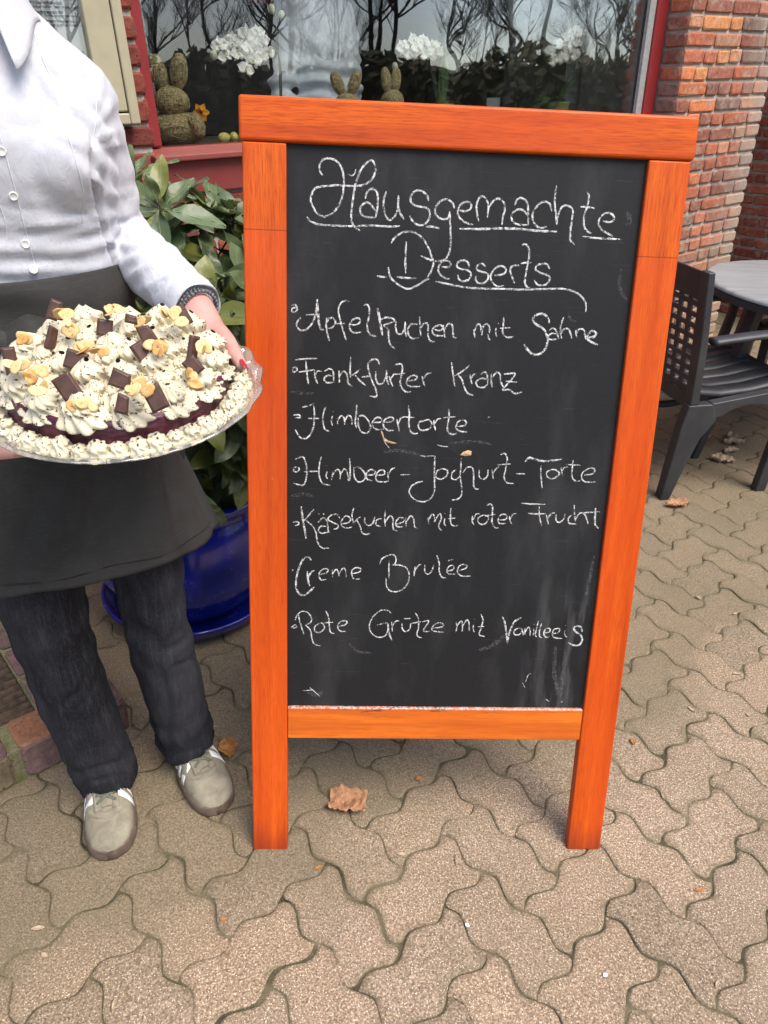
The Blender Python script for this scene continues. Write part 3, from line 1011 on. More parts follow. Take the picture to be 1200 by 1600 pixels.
def wall_thing(name, label, segs, cores, pal, cat='wall'):
    root = empty(name, BM)
    tag(root, label, cat)
    mb = MB()
    for fn, u0, u1, z0, z1 in segs:
        courses(mb, fn, u0, u1, z0, z1, rnd, pal)
    mb.build('brickwork', M_BRICK, root, smooth=False)
    mb = MB()
    for b in cores:
        mb.box(*b)
    mb.build('mortar_bed', M_MORTAR, root, smooth=False)
    return root
OW = 2.58       # right edge of the window opening
CF = .12        # window frame plane
front = lambda u, z, d: Vector((u, .006 - d, z))
wall_thing('brick_wall', 'dark red brick wall to the left of and below the shop window', [
    (front, -1.6, 0, -1.25, 1.3), (front, 0, OW, -1.3, -.14),
    (lambda u, z, d: Vector((-.006 + d, u, z)), .0, CF, -.10, 1.3)],
    [(-4.5, -.006, .008, .30, -1.6, 3.2), (0, OW + .001, .0082, .30, -1.6, -.06), (0, OW, .008, .30, 1.36, 3.2)], PAL_DARK)
wall_thing('brick_pillar', 'weathered orange and purple brick pier at the right of the shop window', [
    (front, OW, 3.36, -1.75, 1.5),
    (lambda u, z, d: Vector((OW + .006 - d, u, z)), .006, CF, -.10, 1.5),
    (lambda u, z, d: Vector((3.354 + d, u, z)), .006, .9, -1.75, 1.5)],
    [(OW + .008, 3.352, .0084, .6, -2.0, 3.2), (3.0, 3.352, .6, 1.6, -2.0, 3.2)], PAL, 'pillar')
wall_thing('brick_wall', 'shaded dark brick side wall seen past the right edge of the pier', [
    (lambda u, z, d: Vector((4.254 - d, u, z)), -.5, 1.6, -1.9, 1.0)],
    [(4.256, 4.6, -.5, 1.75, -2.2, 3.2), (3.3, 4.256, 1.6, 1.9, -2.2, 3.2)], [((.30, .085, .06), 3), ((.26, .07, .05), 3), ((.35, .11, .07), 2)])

# ---- shop window
def m_paint(name, col, rough=.4):
    t = NT(name)
    c = t.obj()
    n = t.noise(c, 14, 4, .6)
    f = t.noise(c, 160, 3, .6)
    b = t.mix(t.ramp(n, [(.35, .35), (.6, 0.0)]), col, tuple(v * .7 for v in col))
    ch = t.math('MULTIPLY', t.ramp(t.vor(c, 90), [(.05, 1.0), (.09, 0.0)]), t.ramp(n, [(.55, 0.0), (.6, .8)]))
    b = t.mix(ch, b, (.5, .42, .38))
    t.bsdf(b, rough, .5, t.bump(f, .12, .001))
    return t.m
M_RED = m_paint('oxblood_paint', (.24, .022, .024), .42)
M_REDL = m_paint('faded_red_paint', (.22, .045, .034), .6)
def m_glass(name, refl=.16, tint=(.95, .96, .95)):
    t = NT(name)
    fr = t.n('ShaderNodeLayerWeight', {0: .35}).outputs[0]
    n = t.noise(t.obj(), 2.2, 2, .5)
    nb = t.bump(n, .22, .01)
    gl = t.n('ShaderNodeBsdfGlossy', {0: (.95, .96, .96, 1), 1: .0, 'Normal': nb}).outputs[0]
    tr = t.n('ShaderNodeBsdfTransparent', {0: (*tint, 1)}).outputs[0]
    f = t.math('ADD', t.math('MULTIPLY', fr, .5), refl, True)
    return t.surf(t.n('ShaderNodeMixShader', {0: f, 1: tr, 2: gl}).outputs[0])
M_GLASS = m_glass('shop_glass', .05)
win = empty('shop_window', BM)
tag(win, 'wide shop window with oxblood red frame and reflections of bare trees', 'window')
TOP = 1.33
for nm, b in (('frame', (0.006, .07, CF, CF + .07, -.004, TOP)), ('frame', (2.495, OW - .004, CF, CF + .07, -.004, TOP)), ('frame', (.0705, 2.4945, CF + .002, CF + .068, TOP - .08, TOP))):
    mb = MB()
    mb.box(*b)
    bevel(mb.build(nm, M_RED, win, smooth=False), .006, 2)
mb = MB()
mb.add([(-.02, -.04, -.035), (OW - .01, -.04, -.035), (OW - .01, CF + .08, -.035), (-.02, CF + .08, -.035), (-.02, -.04, -.017), (OW - .01, -.04, -.017), (OW - .01, CF + .08, -.005), (-.02, CF + .08, -.005)],
       [(3, 2, 1, 0), (4, 5, 6, 7), (0, 1, 5, 4), (1, 2, 6, 5), (2, 3, 7, 6), (3, 0, 4, 7)])
bevel(mb.build('sill', M_REDL, win, smooth=False), .004, 2)
mb = MB()
mb.box(0.002, OW - .002, -.014, .008, -.128, -.0355)
bevel(mb.build('apron_board', m_paint('dull_red_paint', (.20, .030, .026), .55), win, smooth=False), .003, 2)
mb = MB()
mb.box(.0705, 2.4945, CF + .03, CF + .036, -.004, TOP - .08)
mb.build('glass_pane', M_GLASS, win, smooth=False)
seal = simple('grey_seal', (.30, .31, .30), .5, .1, 60)
mb = MB()
mb.box(2.452, 2.4944, CF + .012, CF + .029, -.002, TOP - .081)
mb.build('glazing_bead', seal, win, smooth=False)

# ---- room behind the glass
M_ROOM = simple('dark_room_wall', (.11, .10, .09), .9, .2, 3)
room = empty('shop_room', BM)
tag(room, kind='structure')
def part_box(nm, mat, par, *bs, bev=0):
    mb = MB()
    for b in bs:
        mb.box(*b)
    o = mb.build(nm, mat, par, smooth=False)
    if bev:
        bevel(o, bev, 2)
    return o
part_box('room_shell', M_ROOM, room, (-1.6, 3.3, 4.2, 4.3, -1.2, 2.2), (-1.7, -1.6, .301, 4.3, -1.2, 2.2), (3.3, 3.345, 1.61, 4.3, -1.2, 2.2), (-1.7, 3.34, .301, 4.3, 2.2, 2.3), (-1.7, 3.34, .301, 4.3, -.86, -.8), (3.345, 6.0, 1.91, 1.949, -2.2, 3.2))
part_box('display_ledge', simple('dark_ledge', (.10, .085, .07), .5, .15, 20), room, (.0, OW + .4, .30, .66, -.05, -.012), (.002, OW - .002, CF + .081, .30, -.05, -.0122))
part_box('interior_dark_sheet', simple('interior_dark', (.018, .017, .018), .9, .2, 10), room, (.35, .95, .75, .78, -.01, 1.6))  # near-black sheet put in to stand for the dark of the interior
def m_net():
    t = NT('net_curtain')
    c = t.obj()
    d = t.n('ShaderNodeBsdfDiffuse', {0: (.72, .75, .72, 1)}).outputs[0]
    tl = t.n('ShaderNodeBsdfTranslucent', {0: (.7, .72, .7, 1)}).outputs[0]
    tr = t.n('ShaderNodeBsdfTransparent').outputs[0]
    a = t.n('ShaderNodeMixShader', {0: .35, 1: d, 2: tl}).outputs[0]
    return t.surf(t.n('ShaderNodeMixShader', {0: t.ramp(t.noise(c, 220, 2), [(.35, .25), (.6, .85)]), 1: tr, 2: a}).outputs[0])
M_NET = m_net()
def curtain(x0, x1, y, z0, z1, lab, waves):
    mb = MB()
    def fn(u, v):
        x = lerp(x0, x1, u)
        return (x, y + .018 * sin(u * waves * 2 * pi) + .006 * sin(u * waves * 5.1 + v * 3), lerp(z0, z1, v))
    mb.grid(fn, 90, 12)
    o = mb.build('net_curtain', M_NET, None, M=BM)
    sd = o.modifiers.new('thick', 'SOLIDIFY')
    sd.thickness = .0012
    tag(o, lab, 'curtain')
curtain(.08, .21, .48, -.01, 1.3, 'white net curtain hanging at the left edge of the window', 5)
curtain(2.58, 3.25, .70, -.6, 1.3, 'pale net curtain hanging at the right side of the window', 6)

# ---- straw rabbits
def m_straw():
    t = NT('straw')
    c = t.obj()
    a = t.noise(t.obj((1, 1, .12), (.6, .3, .2)), 260, 3, .6)
    b = t.noise(t.obj((.12, 1, 1), (.2, .7, .5)), 260, 3, .6)
    m = t.math('MAXIMUM', a, b)
    base = t.ramp(m, [(.40, (.07, .058, .028)), (.55, (.32, .265, .13)), (.72, (.62, .55, .32))])
    t.bsdf(base, .8, .3, t.bump(m, 1.0, .004))
    return t.m
M_STRAW = m_straw()
M_STALK = simple('straw_stalk', (.42, .36, .17), .7, .35, 90)
def straw_on(mb, c, r, n, rnd, M=None):
    for _ in range(n):
        d = Vector((rnd.gauss(0, 1), rnd.gauss(0, 1), rnd.gauss(0, 1))).normalized()
        t = d.orthogonal().normalized()
        t = (Matrix.Rotation(rnd.uniform(0, 2 * pi), 3, d) @ t)
        L = rnd.uniform(.25, .7)
        pts = []
        for k in range(5):
            q = (d + t * (k / 4 - .5) * L).normalized()
            q = Vector((q.x * r[0], q.y * r[1], q.z * r[2])) * (1.0 + .02 * sin(k / 4 * pi) + rnd.uniform(0, .012))
            if M:
                q = M @ q
            pts.append(Vector(c) + q)
        mb.tube(pts, .0011, 4, False)
def bump_f(seed, a=.03):
    return lambda d: 1 + a * noise.noise(d * 4 + Vector((seed, 0, 0)))
def rabbit(x, y, s, rot, label, arm=True, spread=.22, seed=1):
    M = BM @ Matrix.Translation((x, y, -.012)) @ Matrix.Rotation(rot, 4, 'Z') @ Matrix.Scale(s, 4)
    r = empty('straw_rabbit', M)
    tag(r, label, 'easter decoration', 'straw rabbits standing behind the shop window')
    rd = random.Random(seed)
    def lump(nm, cs):
        mb = MB()
        for c, rr, mm in cs:
            mb.ball(c, rr, 22, 14, mm, bump_f(seed))
        o = mb.build(nm, M_STRAW, r)
        mb = MB()
        for c, rr, mm in cs:
            straw_on(mb, c, rr, 70 if s > .8 else 40, rd, mm)
        mb.build('straw_wisp', M_STALK, o, smooth=False)
        return o
    lump('body', [((0, 0, .048), (.098, .080, .054), None)])
    lump('head', [((0, -.004, .128), (.058, .053, .046), None)])
    for sx in (-1, 1):
        mm = Matrix.Rotation(sx * spread, 3, 'Y')
        lump('ear', [(Vector((sx * .028, .004, .212)) + Vector((sx * spread * .03, 0, 0)), (.0285, .020, .054), mm)])
    if arm:
        for sx in (-1, 1):
            lump('arm', [((sx * .088, -.038, .060), (.024, .026, .038), Matrix.Rotation(sx * -.35, 3, 'Y'))])
    return r
p = bpx(279, 226, .30)
rabbit(p.x, .30, 1.0, -.75, 'large straw rabbit with long ears beside the left window frame', True, .24, 1)
p = bpx(541, 140, .34)
rabbit(p.x, .34, .80, -.6, 'straw rabbit with wide apart ears showing above the chalkboard', False, .42, 2)
p = bpx(612, 140, .36)
rabbit(p.x, .36, .84, .15, 'straw rabbit turned sideways with its ears close together above the chalkboard', False, .16, 3)
p = bpx(958, 150, .42)
rabbit(p.x, .42, .58, -.6, 'small straw rabbit in front of the pale curtain near the right window frame', False, .12, 4)
M_YEL = simple('yellow_petal', (.80, .38, .02), .6, .15, 60)
M_GRN = simple('stem_green', (.07, .13, .03), .6, .2, 40)
# daffodil held by the large rabbit
dp = bpx(314, 176, .235)
df = empty('daffodil', BM @ Matrix.Translation(dp) @ Matrix.Rotation(-.7, 4, 'Z'))
tag(df, 'yellow daffodil held beside the large straw rabbit', 'flower')
mb = MB()
mb.tube([(0, 0, 0), (0, .012, -.03), (0, .012, -.075)], .0025, 6)
mb.build('stem', M_GRN, df)
for k in range(6):
    a = k * pi / 3
    mb = MB()
    d = Vector((cos(a), 0, sin(a)))
    w = Vector((-sin(a), 0, cos(a)))
    mb.grid(lambda u, v: d * (.004 + .026 * v) + w * ((u - .5) * .02 * sin(pi * min(1, v * .9 + .1))) + Vector((0, .004 * v - .006 * abs(u - .5), 0)), 4, 6)
    o = mb.build('petal', M_YEL, df)
    o.modifiers.new('t', 'SOLIDIFY').thickness = .0008
mb = MB()
mb.rings([[Vector((r * cos(2 * pi * k / 14), -y, r * sin(2 * pi * k / 14))) for k in range(14)] for r, y in ((.006, 0), (.008, .010), (.010, .018), (.013, .022), (.010, .017), (.004, .004))], False)
mb.build('trumpet', simple('trumpet_orange', (.78, .25, .01), .6), df)
for i, (xx, yy, lab) in enumerate(((350, 219, 'pale yellow egg lying on the ledge, the left of two'), (366, 218, 'pale yellow egg lying on the ledge, the right of two'))):
    p = bpx(xx, yy, .30)
    mb = MB()
    mb.ball((0, 0, .014), (.023, .016, .0165), 18, 12, None, lambda d: 1 + .06 * d.x)
    o = mb.build('egg', simple('egg_yellow', (.62, .55, .16), .5, .1, 30), None, M=BM @ Matrix.Translation((p.x, .30, -.0125)) @ Matrix.Rotation(i * 1.1, 4, 'Z'))
    tag(o, lab, 'egg', 'eggs on the window ledge')

# ---- orchids
def m_petal():
    t = NT('orchid_petal')
    c = t.obj()
    n = t.noise(c, 60, 3)
    b = t.bsdf(t.ramp(n, [(.3, (.74, .77, .70)), (.7, (.88, .89, .84))]), .55, .3)
    b.inputs['Subsurface Weight'].default_value = .15
    b.inputs['Subsurface Radius'].default_value = (.01, .01, .008)
    return t.m
M_PETAL = m_petal()
M_LIP = simple('orchid_lip', (.62, .60, .28), .5, .15, 80)
def m_leaf(name, lo, hi, rough=.38):
    t = NT(name)
    c = t.obj()
    n = t.noise(c, 26, 4, .6)
    f = t.noise(c, 130, 3, .6)
    tint = t.attr()
    base = t.ramp(n, [(.3, lo), (.7, hi)])
    base = t.mix(1.0, base, t.mix(tint, (.62, .62, .62), (1.25, 1.2, 1.1)), 'MULTIPLY')
    b = t.bsdf(base, rough, .5, t.bump(f, .15, .001))
    return t.m
M_OLEAF = m_leaf('orchid_leaf', (.035, .085, .03), (.075, .15, .05))
M_OSTEM = simple('orchid_stem', (.07, .075, .03), .6, .2, 50)
def bloom(par, pos, face, r, rd):
    """phalaenopsis flower: three sepals, two broad petals, a lip; face = direction it looks to (local)"""
    f = Vector(face).normalized()
    x = Vector((0, 0, 1)).cross(f).normalized()
    z = f.cross(x)
    roll = rd.uniform(-.5, .5)
    x, z = x * cos(roll) + z * sin(roll), z * cos(roll) - x * sin(roll)
    mb = MB()
    for ang, L, wd in ((90, 1, .62), (215, .95, .6), (325, .95, .6), (12, 1.08, 1.15), (168, 1.08, 1.15)):
        a = radians(ang + rd.uniform(-6, 6))
        d = x * cos(a) + z * sin(a)
        w = z * cos(a) - x * sin(a)
        cup = rd.uniform(.12, .34)
        ph = rd.uniform(0, 6)
        def fn(u, v, d=d, w=w, L=L, wd=wd, cup=cup, ph=ph, o=(.002 if wd > 1 else 0)):
            prof = sin(pi * (v * .86 + .10)) ** .75
            s = (u - .5) * 2
            return Vector(pos) + d * (r * L * v * (1 - .12 * s * s)) + w * (s * .5 * r * wd * prof) + f * (o + r * (cup * s * s * .5 - cup * v * v * .6 + .05 * sin(v * 7 + ph + s * 3)))
        mb.grid(fn, 6, 7)
    o = mb.build('blossom', M_PETAL, par)
    o.modifiers.new('t', 'SOLIDIFY').thickness = .0007
    mb = MB()
    mb.ball(Vector(pos) + f * r * .16 - z * r * .12, (r * .13, r * .16, r * .15), 10, 8)
    mb.build('lip', M_LIP, o)
def strap_leaf(par, p0, d, L, w, droop, mat, seed=0):
    d = Vector(d).normalized()
    side = d.cross(Vector((0, 0, 1)))
    if side.length < .2:
        side = Vector((1, 0, 0))
    side.normalize()
    up = side.cross(d)
    mb = MB()
    def fn(u, v):
        prof = (sin(pi * (v * .88 + .09))) ** .6
        s = (u - .5) * 2
        c = Vector(p0) + d * (L * v) - Vector((0, 0, 1)) * (droop * v * v * L)
        return c + side * (s * w * .5 * prof) + up * (abs(s) * w * .18 * prof)
    mb.grid(fn, 6, 10, (.5 + .3 * sin(seed), ) * 3)
    o = mb.build('leaf', mat, par)
    o.modifiers.new('t', 'SOLIDIFY').thickness = .0018
def orchid(label, base, pot_mat, stem_pts, blooms, leaves, buds=(), pr=.055, ph=.085, seed=3, face=(-.25, -1, .1), c=.36):
    rd = random.Random(seed)
    b = Vector((base[0], base[1], -.012))
    r = empty('orchid', BM @ Matrix.Translation(b))
    tag(r, label, 'orchid', 'white orchids behind the shop window')
    mb = MB()
    n = 40
    rs = []
    for rr, z in ((.72, 0), (.78, .1), (.92, .6), (1.0, .97), (1.03, 1.0), (1.0, 1.03), (.93, 1.0), (.9, .8)):
        rs.append([Vector((pr * rr * cos(2 * pi * k / n) * (1 + .012 * cos(k * pi)), pr * rr * sin(2 * pi * k / n) * (1 + .012 * cos(k * pi)), z * ph)) for k in range(n)])
    mb.rings(rs, True)
    mb.build('pot', pot_mat, r)
    for st in stem_pts:
        mb = MB()
        mb.tube([p - b for p in catmull(st, 6)], .0028, 6)
        mb.build('stem', M_OSTEM, r)
    for q in blooms:
        fc = Vector(face) + Vector((rd.uniform(-.5, .5), 0, rd.uniform(-.35, .25)))
        bloom(r, q - b, fc, rd.uniform(.028, .035), rd)
    for q in buds:
        mb = MB()
        mb.ball(q - b, (.012, .012, .016), 12, 8)
        mb.build('bud', simple('orchid_bud', (.55, .62, .42), .5), r)
    for k, (p0, d, L, w, dr) in enumerate(leaves):
        strap_leaf(r, Vector(p0), d, L, w, dr, M_OLEAF, seed + k)
M_POTG = simple('pale_green_pot', (.34, .42, .16), .4, .08, 20)
M_POTW = simple('white_pot', (.6, .6, .56), .35, .08, 20)
B = lambda x, y, c=.34: bpx(x, y, c)
b1 = B(439, 190, .36)
orchid('white orchid with drooping flowers on a dark arching stem left of the chalkboard corner', b1, M_POTW,
       [[Vector((b1.x, .36, .06)), B(440, 150, .36), B(438, 100, .36), B(430, 78, .35), B(405, 74, .34), B(375, 72, .33), B(350, 80, .32)], [Vector((b1.x, .36, .06)), B(437, 120, .37), B(434, 60, .37), B(428, 5, .37)]],
       [B(343, 72, .31), B(352, 88, .31), B(364, 66, .31), B(372, 84, .31), B(384, 55, .32), B(388, 76, .31), B(402, 52, .33), B(408, 64, .32), B(396, 92, .31), B(384, 108, .31), B(418, 84, .34), B(398, 76, .31)],
       [((.01, 0, .08), (1, -.2, .5), .13, .05, .5), ((-.01, 0, .08), (-1, -.2, .45), .12, .05, .5)], [B(424, 14, .37), B(440, 24, .36), B(334, 86, .31)], seed=3)
b2 = B(686, 170, .40)
orchid('white orchid with a round flower cluster and tall upright leaves right of centre', b2, M_POTG,
       [[Vector((b2.x, .40, .08)), B(690, 130, .40), B(682, 100, .39), B(660, 82, .38), B(640, 92, .37), B(618, 108, .37)]],
       [B(630, 74, .36), B(645, 62, .36), B(662, 66, .36), B(678, 72, .36), B(640, 84, .36), B(656, 84, .35), B(652, 74, .35), B(682, 84, .37), B(668, 82, .36)],
       [((-.012, 0, .08), (-.18, .1, 1), .17, .052, .0), ((.012, 0, .08), (.12, .1, 1), .20, .055, .0), ((.02, 0, .08), (1, -.1, .35), .11, .05, .4)], [B(617, 104, .37)], pr=.062, seed=5)
b3 = B(868, 178, .30)
orchid('white orchid in a ribbed pale green pot near the right end of the window', b3, M_POTG,
       [[Vector((b3.x, .30, .08)), B(886, 140, .30), B(898, 100, .30), B(898, 72, .29), B(880, 78, .28), B(868, 88, .28)]],
       [B(860, 80, .26), B(874, 70, .26), B(880, 92, .26), B(890, 58, .27), B(902, 50, .27), B(900, 86, .27), B(866, 96, .26), B(888, 78, .26), B(902, 68, .27)],
       [((-.012, -.01, .08), (-1, -.3, .45), .16, .05, .45), ((.02, 0, .08), (.6, -.1, 1), .15, .04, .3), ((-.01, .01, .08), (-.8, .3, .3), .14, .05, .5), ((-.02, -.02, .08), (-1, -.6, .1), .12, .045, .4)], [], pr=.058, ph=.075, seed=8)
# a plain card standing on the ledge, pine cones, a red lampshade further in
p = B(772, 160, .46)
mb = MB()
mb.box(-.035, .035, -.001, .001, 0, .10)
o = mb.build('standing_card', simple('grey_card', (.26, .29, .30), .6, .06, 30), None, smooth=False, M=BM @ Matrix.Translation((p.x, .46, -.0119)) @ Matrix.Rotation(-.2, 4, 'Z') @ Matrix.Rotation(-.08, 4, 'X'))
tag(o, 'plain grey card standing on the ledge between two orchids', 'card')
M_CONE = simple('pine_cone', (.09, .065, .045), .8, .3, 60)
for i, (xx, yy, lab) in enumerate(((640, 145, 'brown pine cone lying beside the sideways straw rabbit'), (660, 152, 'brown pine cone lying against the orchid pot'))):
    p = B(xx, yy, .46)
    mb = MB()
    rd = random.Random(i)
    for k in range(70):
        a = k * 2.39996
        v = (k + .5) / 70
        rr = .028 * sin(pi * (.12 + v * .82)) ** .8
        c = Vector((rr * cos(a), rr * sin(a), .066 * v))
        d = Vector((cos(a), sin(a), .35))
        s = Vector((-sin(a), cos(a), 0))
        mb.add([c * .6, c + s * .006, c + d * .011, c - s * .006, c + Vector((0, 0, .004))], [(0, 1, 2), (0, 2, 3), (1, 4, 2), (4, 3, 2)])
    mb.ball((0, 0, .033), (.018, .018, .03), 10, 8)
    o = mb.build('pine_cone', M_CONE, None, smooth=False, M=BM @ Matrix.Translation((p.x, .46, -.012)) @ Matrix.Rotation(.2 * i, 4, 'X'))
    tag(o, lab, 'pine cone', 'pine cones on the window ledge')
p = B(352, 4, .95)
lt = empty('hanging_lamp', BM @ Matrix.Translation((p.x, .68, p.z + .05)))
tag(lt, 'dark red hanging lamp inside the window at the top left', 'lamp')
mb = MB()
mb.lathe([(.02, .09), (.05, .08), (.062, .03), (.06, -.03), (.045, -.075), (.043, -.074), (.058, -.03), (.06, .03), (.045, .075)], 28)
mb.build('lamp_shade', simple('crimson_cloth', (.19, .012, .03), .8, .25, 70, .3), lt)
mb = MB()
mb.tube([(0, 0, .085), (0, 0, 1.6)], .003, 6)
mb.build('cord', simple('black_cord', (.02, .02, .02), .6), lt)

# ---- menu case on the wall
mc = empty('menu_case', BM)
tag(mc, 'cream framed glass menu case with printed pages on the brick wall', 'notice board')
M_CREAM = m_paint('cream_lacquer', (.40, .36, .24), .42)
x1, z0 = -.052, .070
def frame_piece(nm, *b):
    bevel(part_box(nm, M_CREAM, mc, b), .004, 2)
frame_piece('frame', x1 - .028, x1, -.062, -.001, z0, 1.25)
frame_piece('frame', -1.35, x1 - .0285, -.062, -.001, z0, z0 + .028)
frame_piece('door_frame', x1 - .104, x1 - .031, -.060, -.02, z0 + .032, 1.25)
frame_piece('door_frame', -1.35, x1 - .1045, -.060, -.02, z0 + .032, z0 + .10)
part_box('backing', simple('case_backing', (.42, .44, .46), .7, .05, 30), mc, (-1.35, x1 - .10, -.012, -.002, z0 + .1, 1.25))
part_box('page', simple('printed_page', (.56, .57, .58), .7, .03, 30), mc, (-.372, x1 - .112, -.016, -.0125, z0 + .13, .60))
part_box('page', simple('printed_page', (.56, .57, .58), .7, .03, 30), mc, (-.66, -.385, -.016, -.0125, z0 + .13, .60))
ink = simple('ink', (.03, .03, .035), .7, 0, 10, 0)
def text(par, s, size, x, y, z, bold=0):
    cu = bpy.data.curves.new('printed_line', 'FONT')
    cu.body = s
    cu.size = size
    cu.offset = bold
    o = bpy.data.objects.new('printed_line', cu)
    COL.objects.link(o)
    bpy.context.view_layer.update()
    me = bpy.data.meshes.new_from_object(o.evaluated_get(bpy.context.evaluated_depsgraph_get()))
    bpy.data.objects.remove(o)
    bpy.data.curves.remove(cu)
    me.materials.append(ink)
    o = bpy.data.objects.new('printed_line', me)
    COL.objects.link(o)
    o.parent = par
    o.matrix_local = Matrix.Translation((x, y, z)) @ Matrix.Rotation(pi / 2, 4, 'X')
    return o
for xx, yy, s, sz, bd in ((38, 5, 'Lottes Bauernfrühstück', .0098, .0003), (39, 11, 'mit hausgemachter Bauernsülze und Remoulade', .0088, .0001), (41, 20, 'Hausmacherwurstteller', .0098, .0003),
                        (42, 25, 'mit Butter, Gurke, hausgemachtem Bauernbrot vom Land', .0088, .0001), (44, 34, 'Lottes Hausmacherwurst-Brot', .0098, .0003), (46, 40, 'mit Gurke, hausgemachtem Bauernbrot vom Land', .0088, .0001)):
    q = bpx(xx, yy, -.0172)
    text(mc, s, sz, q.x, -.0172, q.z, bd)
part_box('glass_door', m_glass('case_glass', .10), mc, (-1.35, x1 - .1045, -.042, -.039, z0 + .10, 1.25))
# ------------------------------------------------------------------ the waitress
PSI = radians(31)
PF = Vector((sin(PSI), -cos(PSI), 0))      # the way she faces
PLft = Vector((cos(PSI), sin(PSI), 0))     # her left
PC0 = Vector((-.535, 1.045, 0))
def bp(l, f, z, c=PC0):
    return c + PLft * l + PF * f + Vector((0, 0, z))
def capsule(mb, p, q, r1, r2, n=14, flat=None):
    p, q = Vector(p), Vector(q)
    t = (q - p).normalized()
    u = t.orthogonal().normalized()
    w = t.cross(u)
    rs = []
    for k in range(5):
        a = -pi / 2 + pi / 2 * k / 4.6 + .05
        rs.append((p + t * (r1 * sin(a)), r1 * cos(a)))
    rs.append((p, r1))
    for k in range(1, 4):
        rs.append((p.lerp(q, k / 4), lerp(r1, r2, k / 4)))
    rs.append((q, r2))
    for k in range(5):
        a = pi / 2 * (k + .6) / 4.8
        rs.append((q + t * (r2 * sin(a)), r2 * cos(a)))
    mb.rings([[c + (u * cos(2 * pi * j / n) + w * sin(2 * pi * j / n)) * max(r, .0005) for j in range(n)] for c, r in rs])
def chain(mb, pts, n=14):
    for (p, r1), (q, r2) in zip(pts, pts[1:]):
        capsule(mb, p, q, r1, r2, n)

person = empty('person', loc=PC0)
tag(person, 'person in a white shirt, black apron and dark jeans holding out a cream cake', 'person')
def pm(mb, name, mat, size=None, it=3, parent=person, smooth=True):
    o = mb.build(name, mat, None, smooth)
    if size:
        remesh(o, size, it)
    o.parent = parent
    if parent is person:
        o.matrix_parent_inverse = Matrix.Translation(-PC0)
    return o

# joints
SH_L, EL_L, WR_L = Vector((-.440, 1.095, 1.348)), Vector((-.436, 1.165, 1.150)), Vector((-.274, .995, 1.098))
SH_R, EL_R, WR_R = Vector((-.668, .965, 1.350)), Vector((-.74, .93, 1.10)), Vector((-.585, .770, 1.022))
HIP_L, HIP_R = Vector((-.435, 1.10, .88)), Vector((-.585, 1.00, .88))
KN_L, KN_R = Vector((-.436, 1.085, .48)), Vector((-.588, .985, .48))
AN_L, AN_R = Vector((-.424, 1.130, .085)), Vector((-.575, 1.035, .085))

def m_skin():
    t = NT('skin')
    c = t.obj()
    n = t.noise(c, 30, 4, .6)
    f = t.noise(c, 420, 3, .6)
    red = t.noise(c, 14, 3, .5)
    base = t.ramp(n, [(.3, (.46, .27, .225)), (.7, (.54, .345, .29))])
    base = t.mix(t.ramp(red, [(.38, .05), (.60, .75)]), base, (.56, .23, .205))
    b = t.bsdf(base, .48, .4, t.bump(t.math('ADD', f, t.math('MULTIPLY', t.noise(c, 90, 4, .6), 2.0)), .22, .0010))
    b.inputs['Subsurface Weight'].default_value = .12
    b.inputs['Subsurface Radius'].default_value = (.008, .003, .002)
    return t.m
M_SKIN = m_skin()
body = MB()
# trunk and legs stay a little slimmer than the clothes over them
for z, a, b_ in ((.86, .13, .10),):
    pass
capsule(body, bp(-.05, 0, .93), bp(.05, 0, .93), .105, .105)
capsule(body, bp(0, 0, .95), bp(0, 0, 1.12), .10, .095)
capsule(body, bp(-.03, 0, 1.24), bp(.03, 0, 1.24), .098, .098)
capsule(body, bp(0, 0, 1.10), bp(0, 0, 1.26), .09, .10)
capsule(body, bp(-.10, 0, 1.355), bp(.10, 0, 1.355), .045, .045)
chain(body, [(bp(0, -.01, 1.36), .06), (bp(0, .0, 1.46), .052), (bp(0, .015, 1.52), .05)])
chain(body, [(SH_L, .042), (EL_L, .034), (WR_L.lerp(EL_L, .3), .031), (WR_L, .0235)])
chain(body, [(SH_R, .042), (EL_R, .034), (WR_R.lerp(EL_R, .3), .031), (WR_R, .0235)])
for h, k, a in ((HIP_L, KN_L, AN_L), (HIP_R, KN_R, AN_R)):
    chain(body, [(h, .072), (k, .048), (k.lerp(a, .35), .044), (a + Vector((0, 0, .02)), .032), (a + PF * .02 - Vector((0, 0, .02)), .03)])
# head
HC = bp(0, .03, 1.572)
hx = Matrix((PLft, -PF, Vector((0, 0, 1)))).transposed()
body.ball(HC + Vector((0, 0, .025)), (.073, .092, .092), 24, 16, hx)
body.ball(HC + PF * .022 - Vector((0, 0, .042)), (.060, .068, .064), 22, 14, hx)
capsule(body, HC + PF * .086 + Vector((0, 0, .012)), HC + PF * .104 - Vector((0, 0, .022)), .008, .0125)
for s in (-1, 1):
    capsule(body, HC + PF * .098 + PLft * (s * .011) - Vector((0, 0, .026)), HC + PF * .090 + PLft * (s * .012) - Vector((0, 0, .026)), .007, .007)
    body.ball(HC + PLft * (s * .074) - PF * .008 - Vector((0, 0, .004)), (.010, .020, .031), 14, 10, hx)
    capsule(body, HC + PF * .074 + PLft * (s * .045) + Vector((0, 0, .022)), HC + PF * .084 + PLft * (s * .014) + Vector((0, 0, .026)), .010, .010)
capsule(body, HC + PF * .083 + PLft * .018 - Vector((0, 0, .056)), HC + PF * .083 - PLft * .018 - Vector((0, 0, .056)), .0075, .0075)
capsule(body, HC + PF * .080 + PLft * .015 - Vector((0, 0, .066)), HC + PF * .080 - PLft * .015 - Vector((0, 0, .066)), .0085, .0085)
capsule(body, HC + PF * .066 - Vector((0, 0, .096)), HC + PF * .07 - Vector((0, 0, .094)), .018, .018)
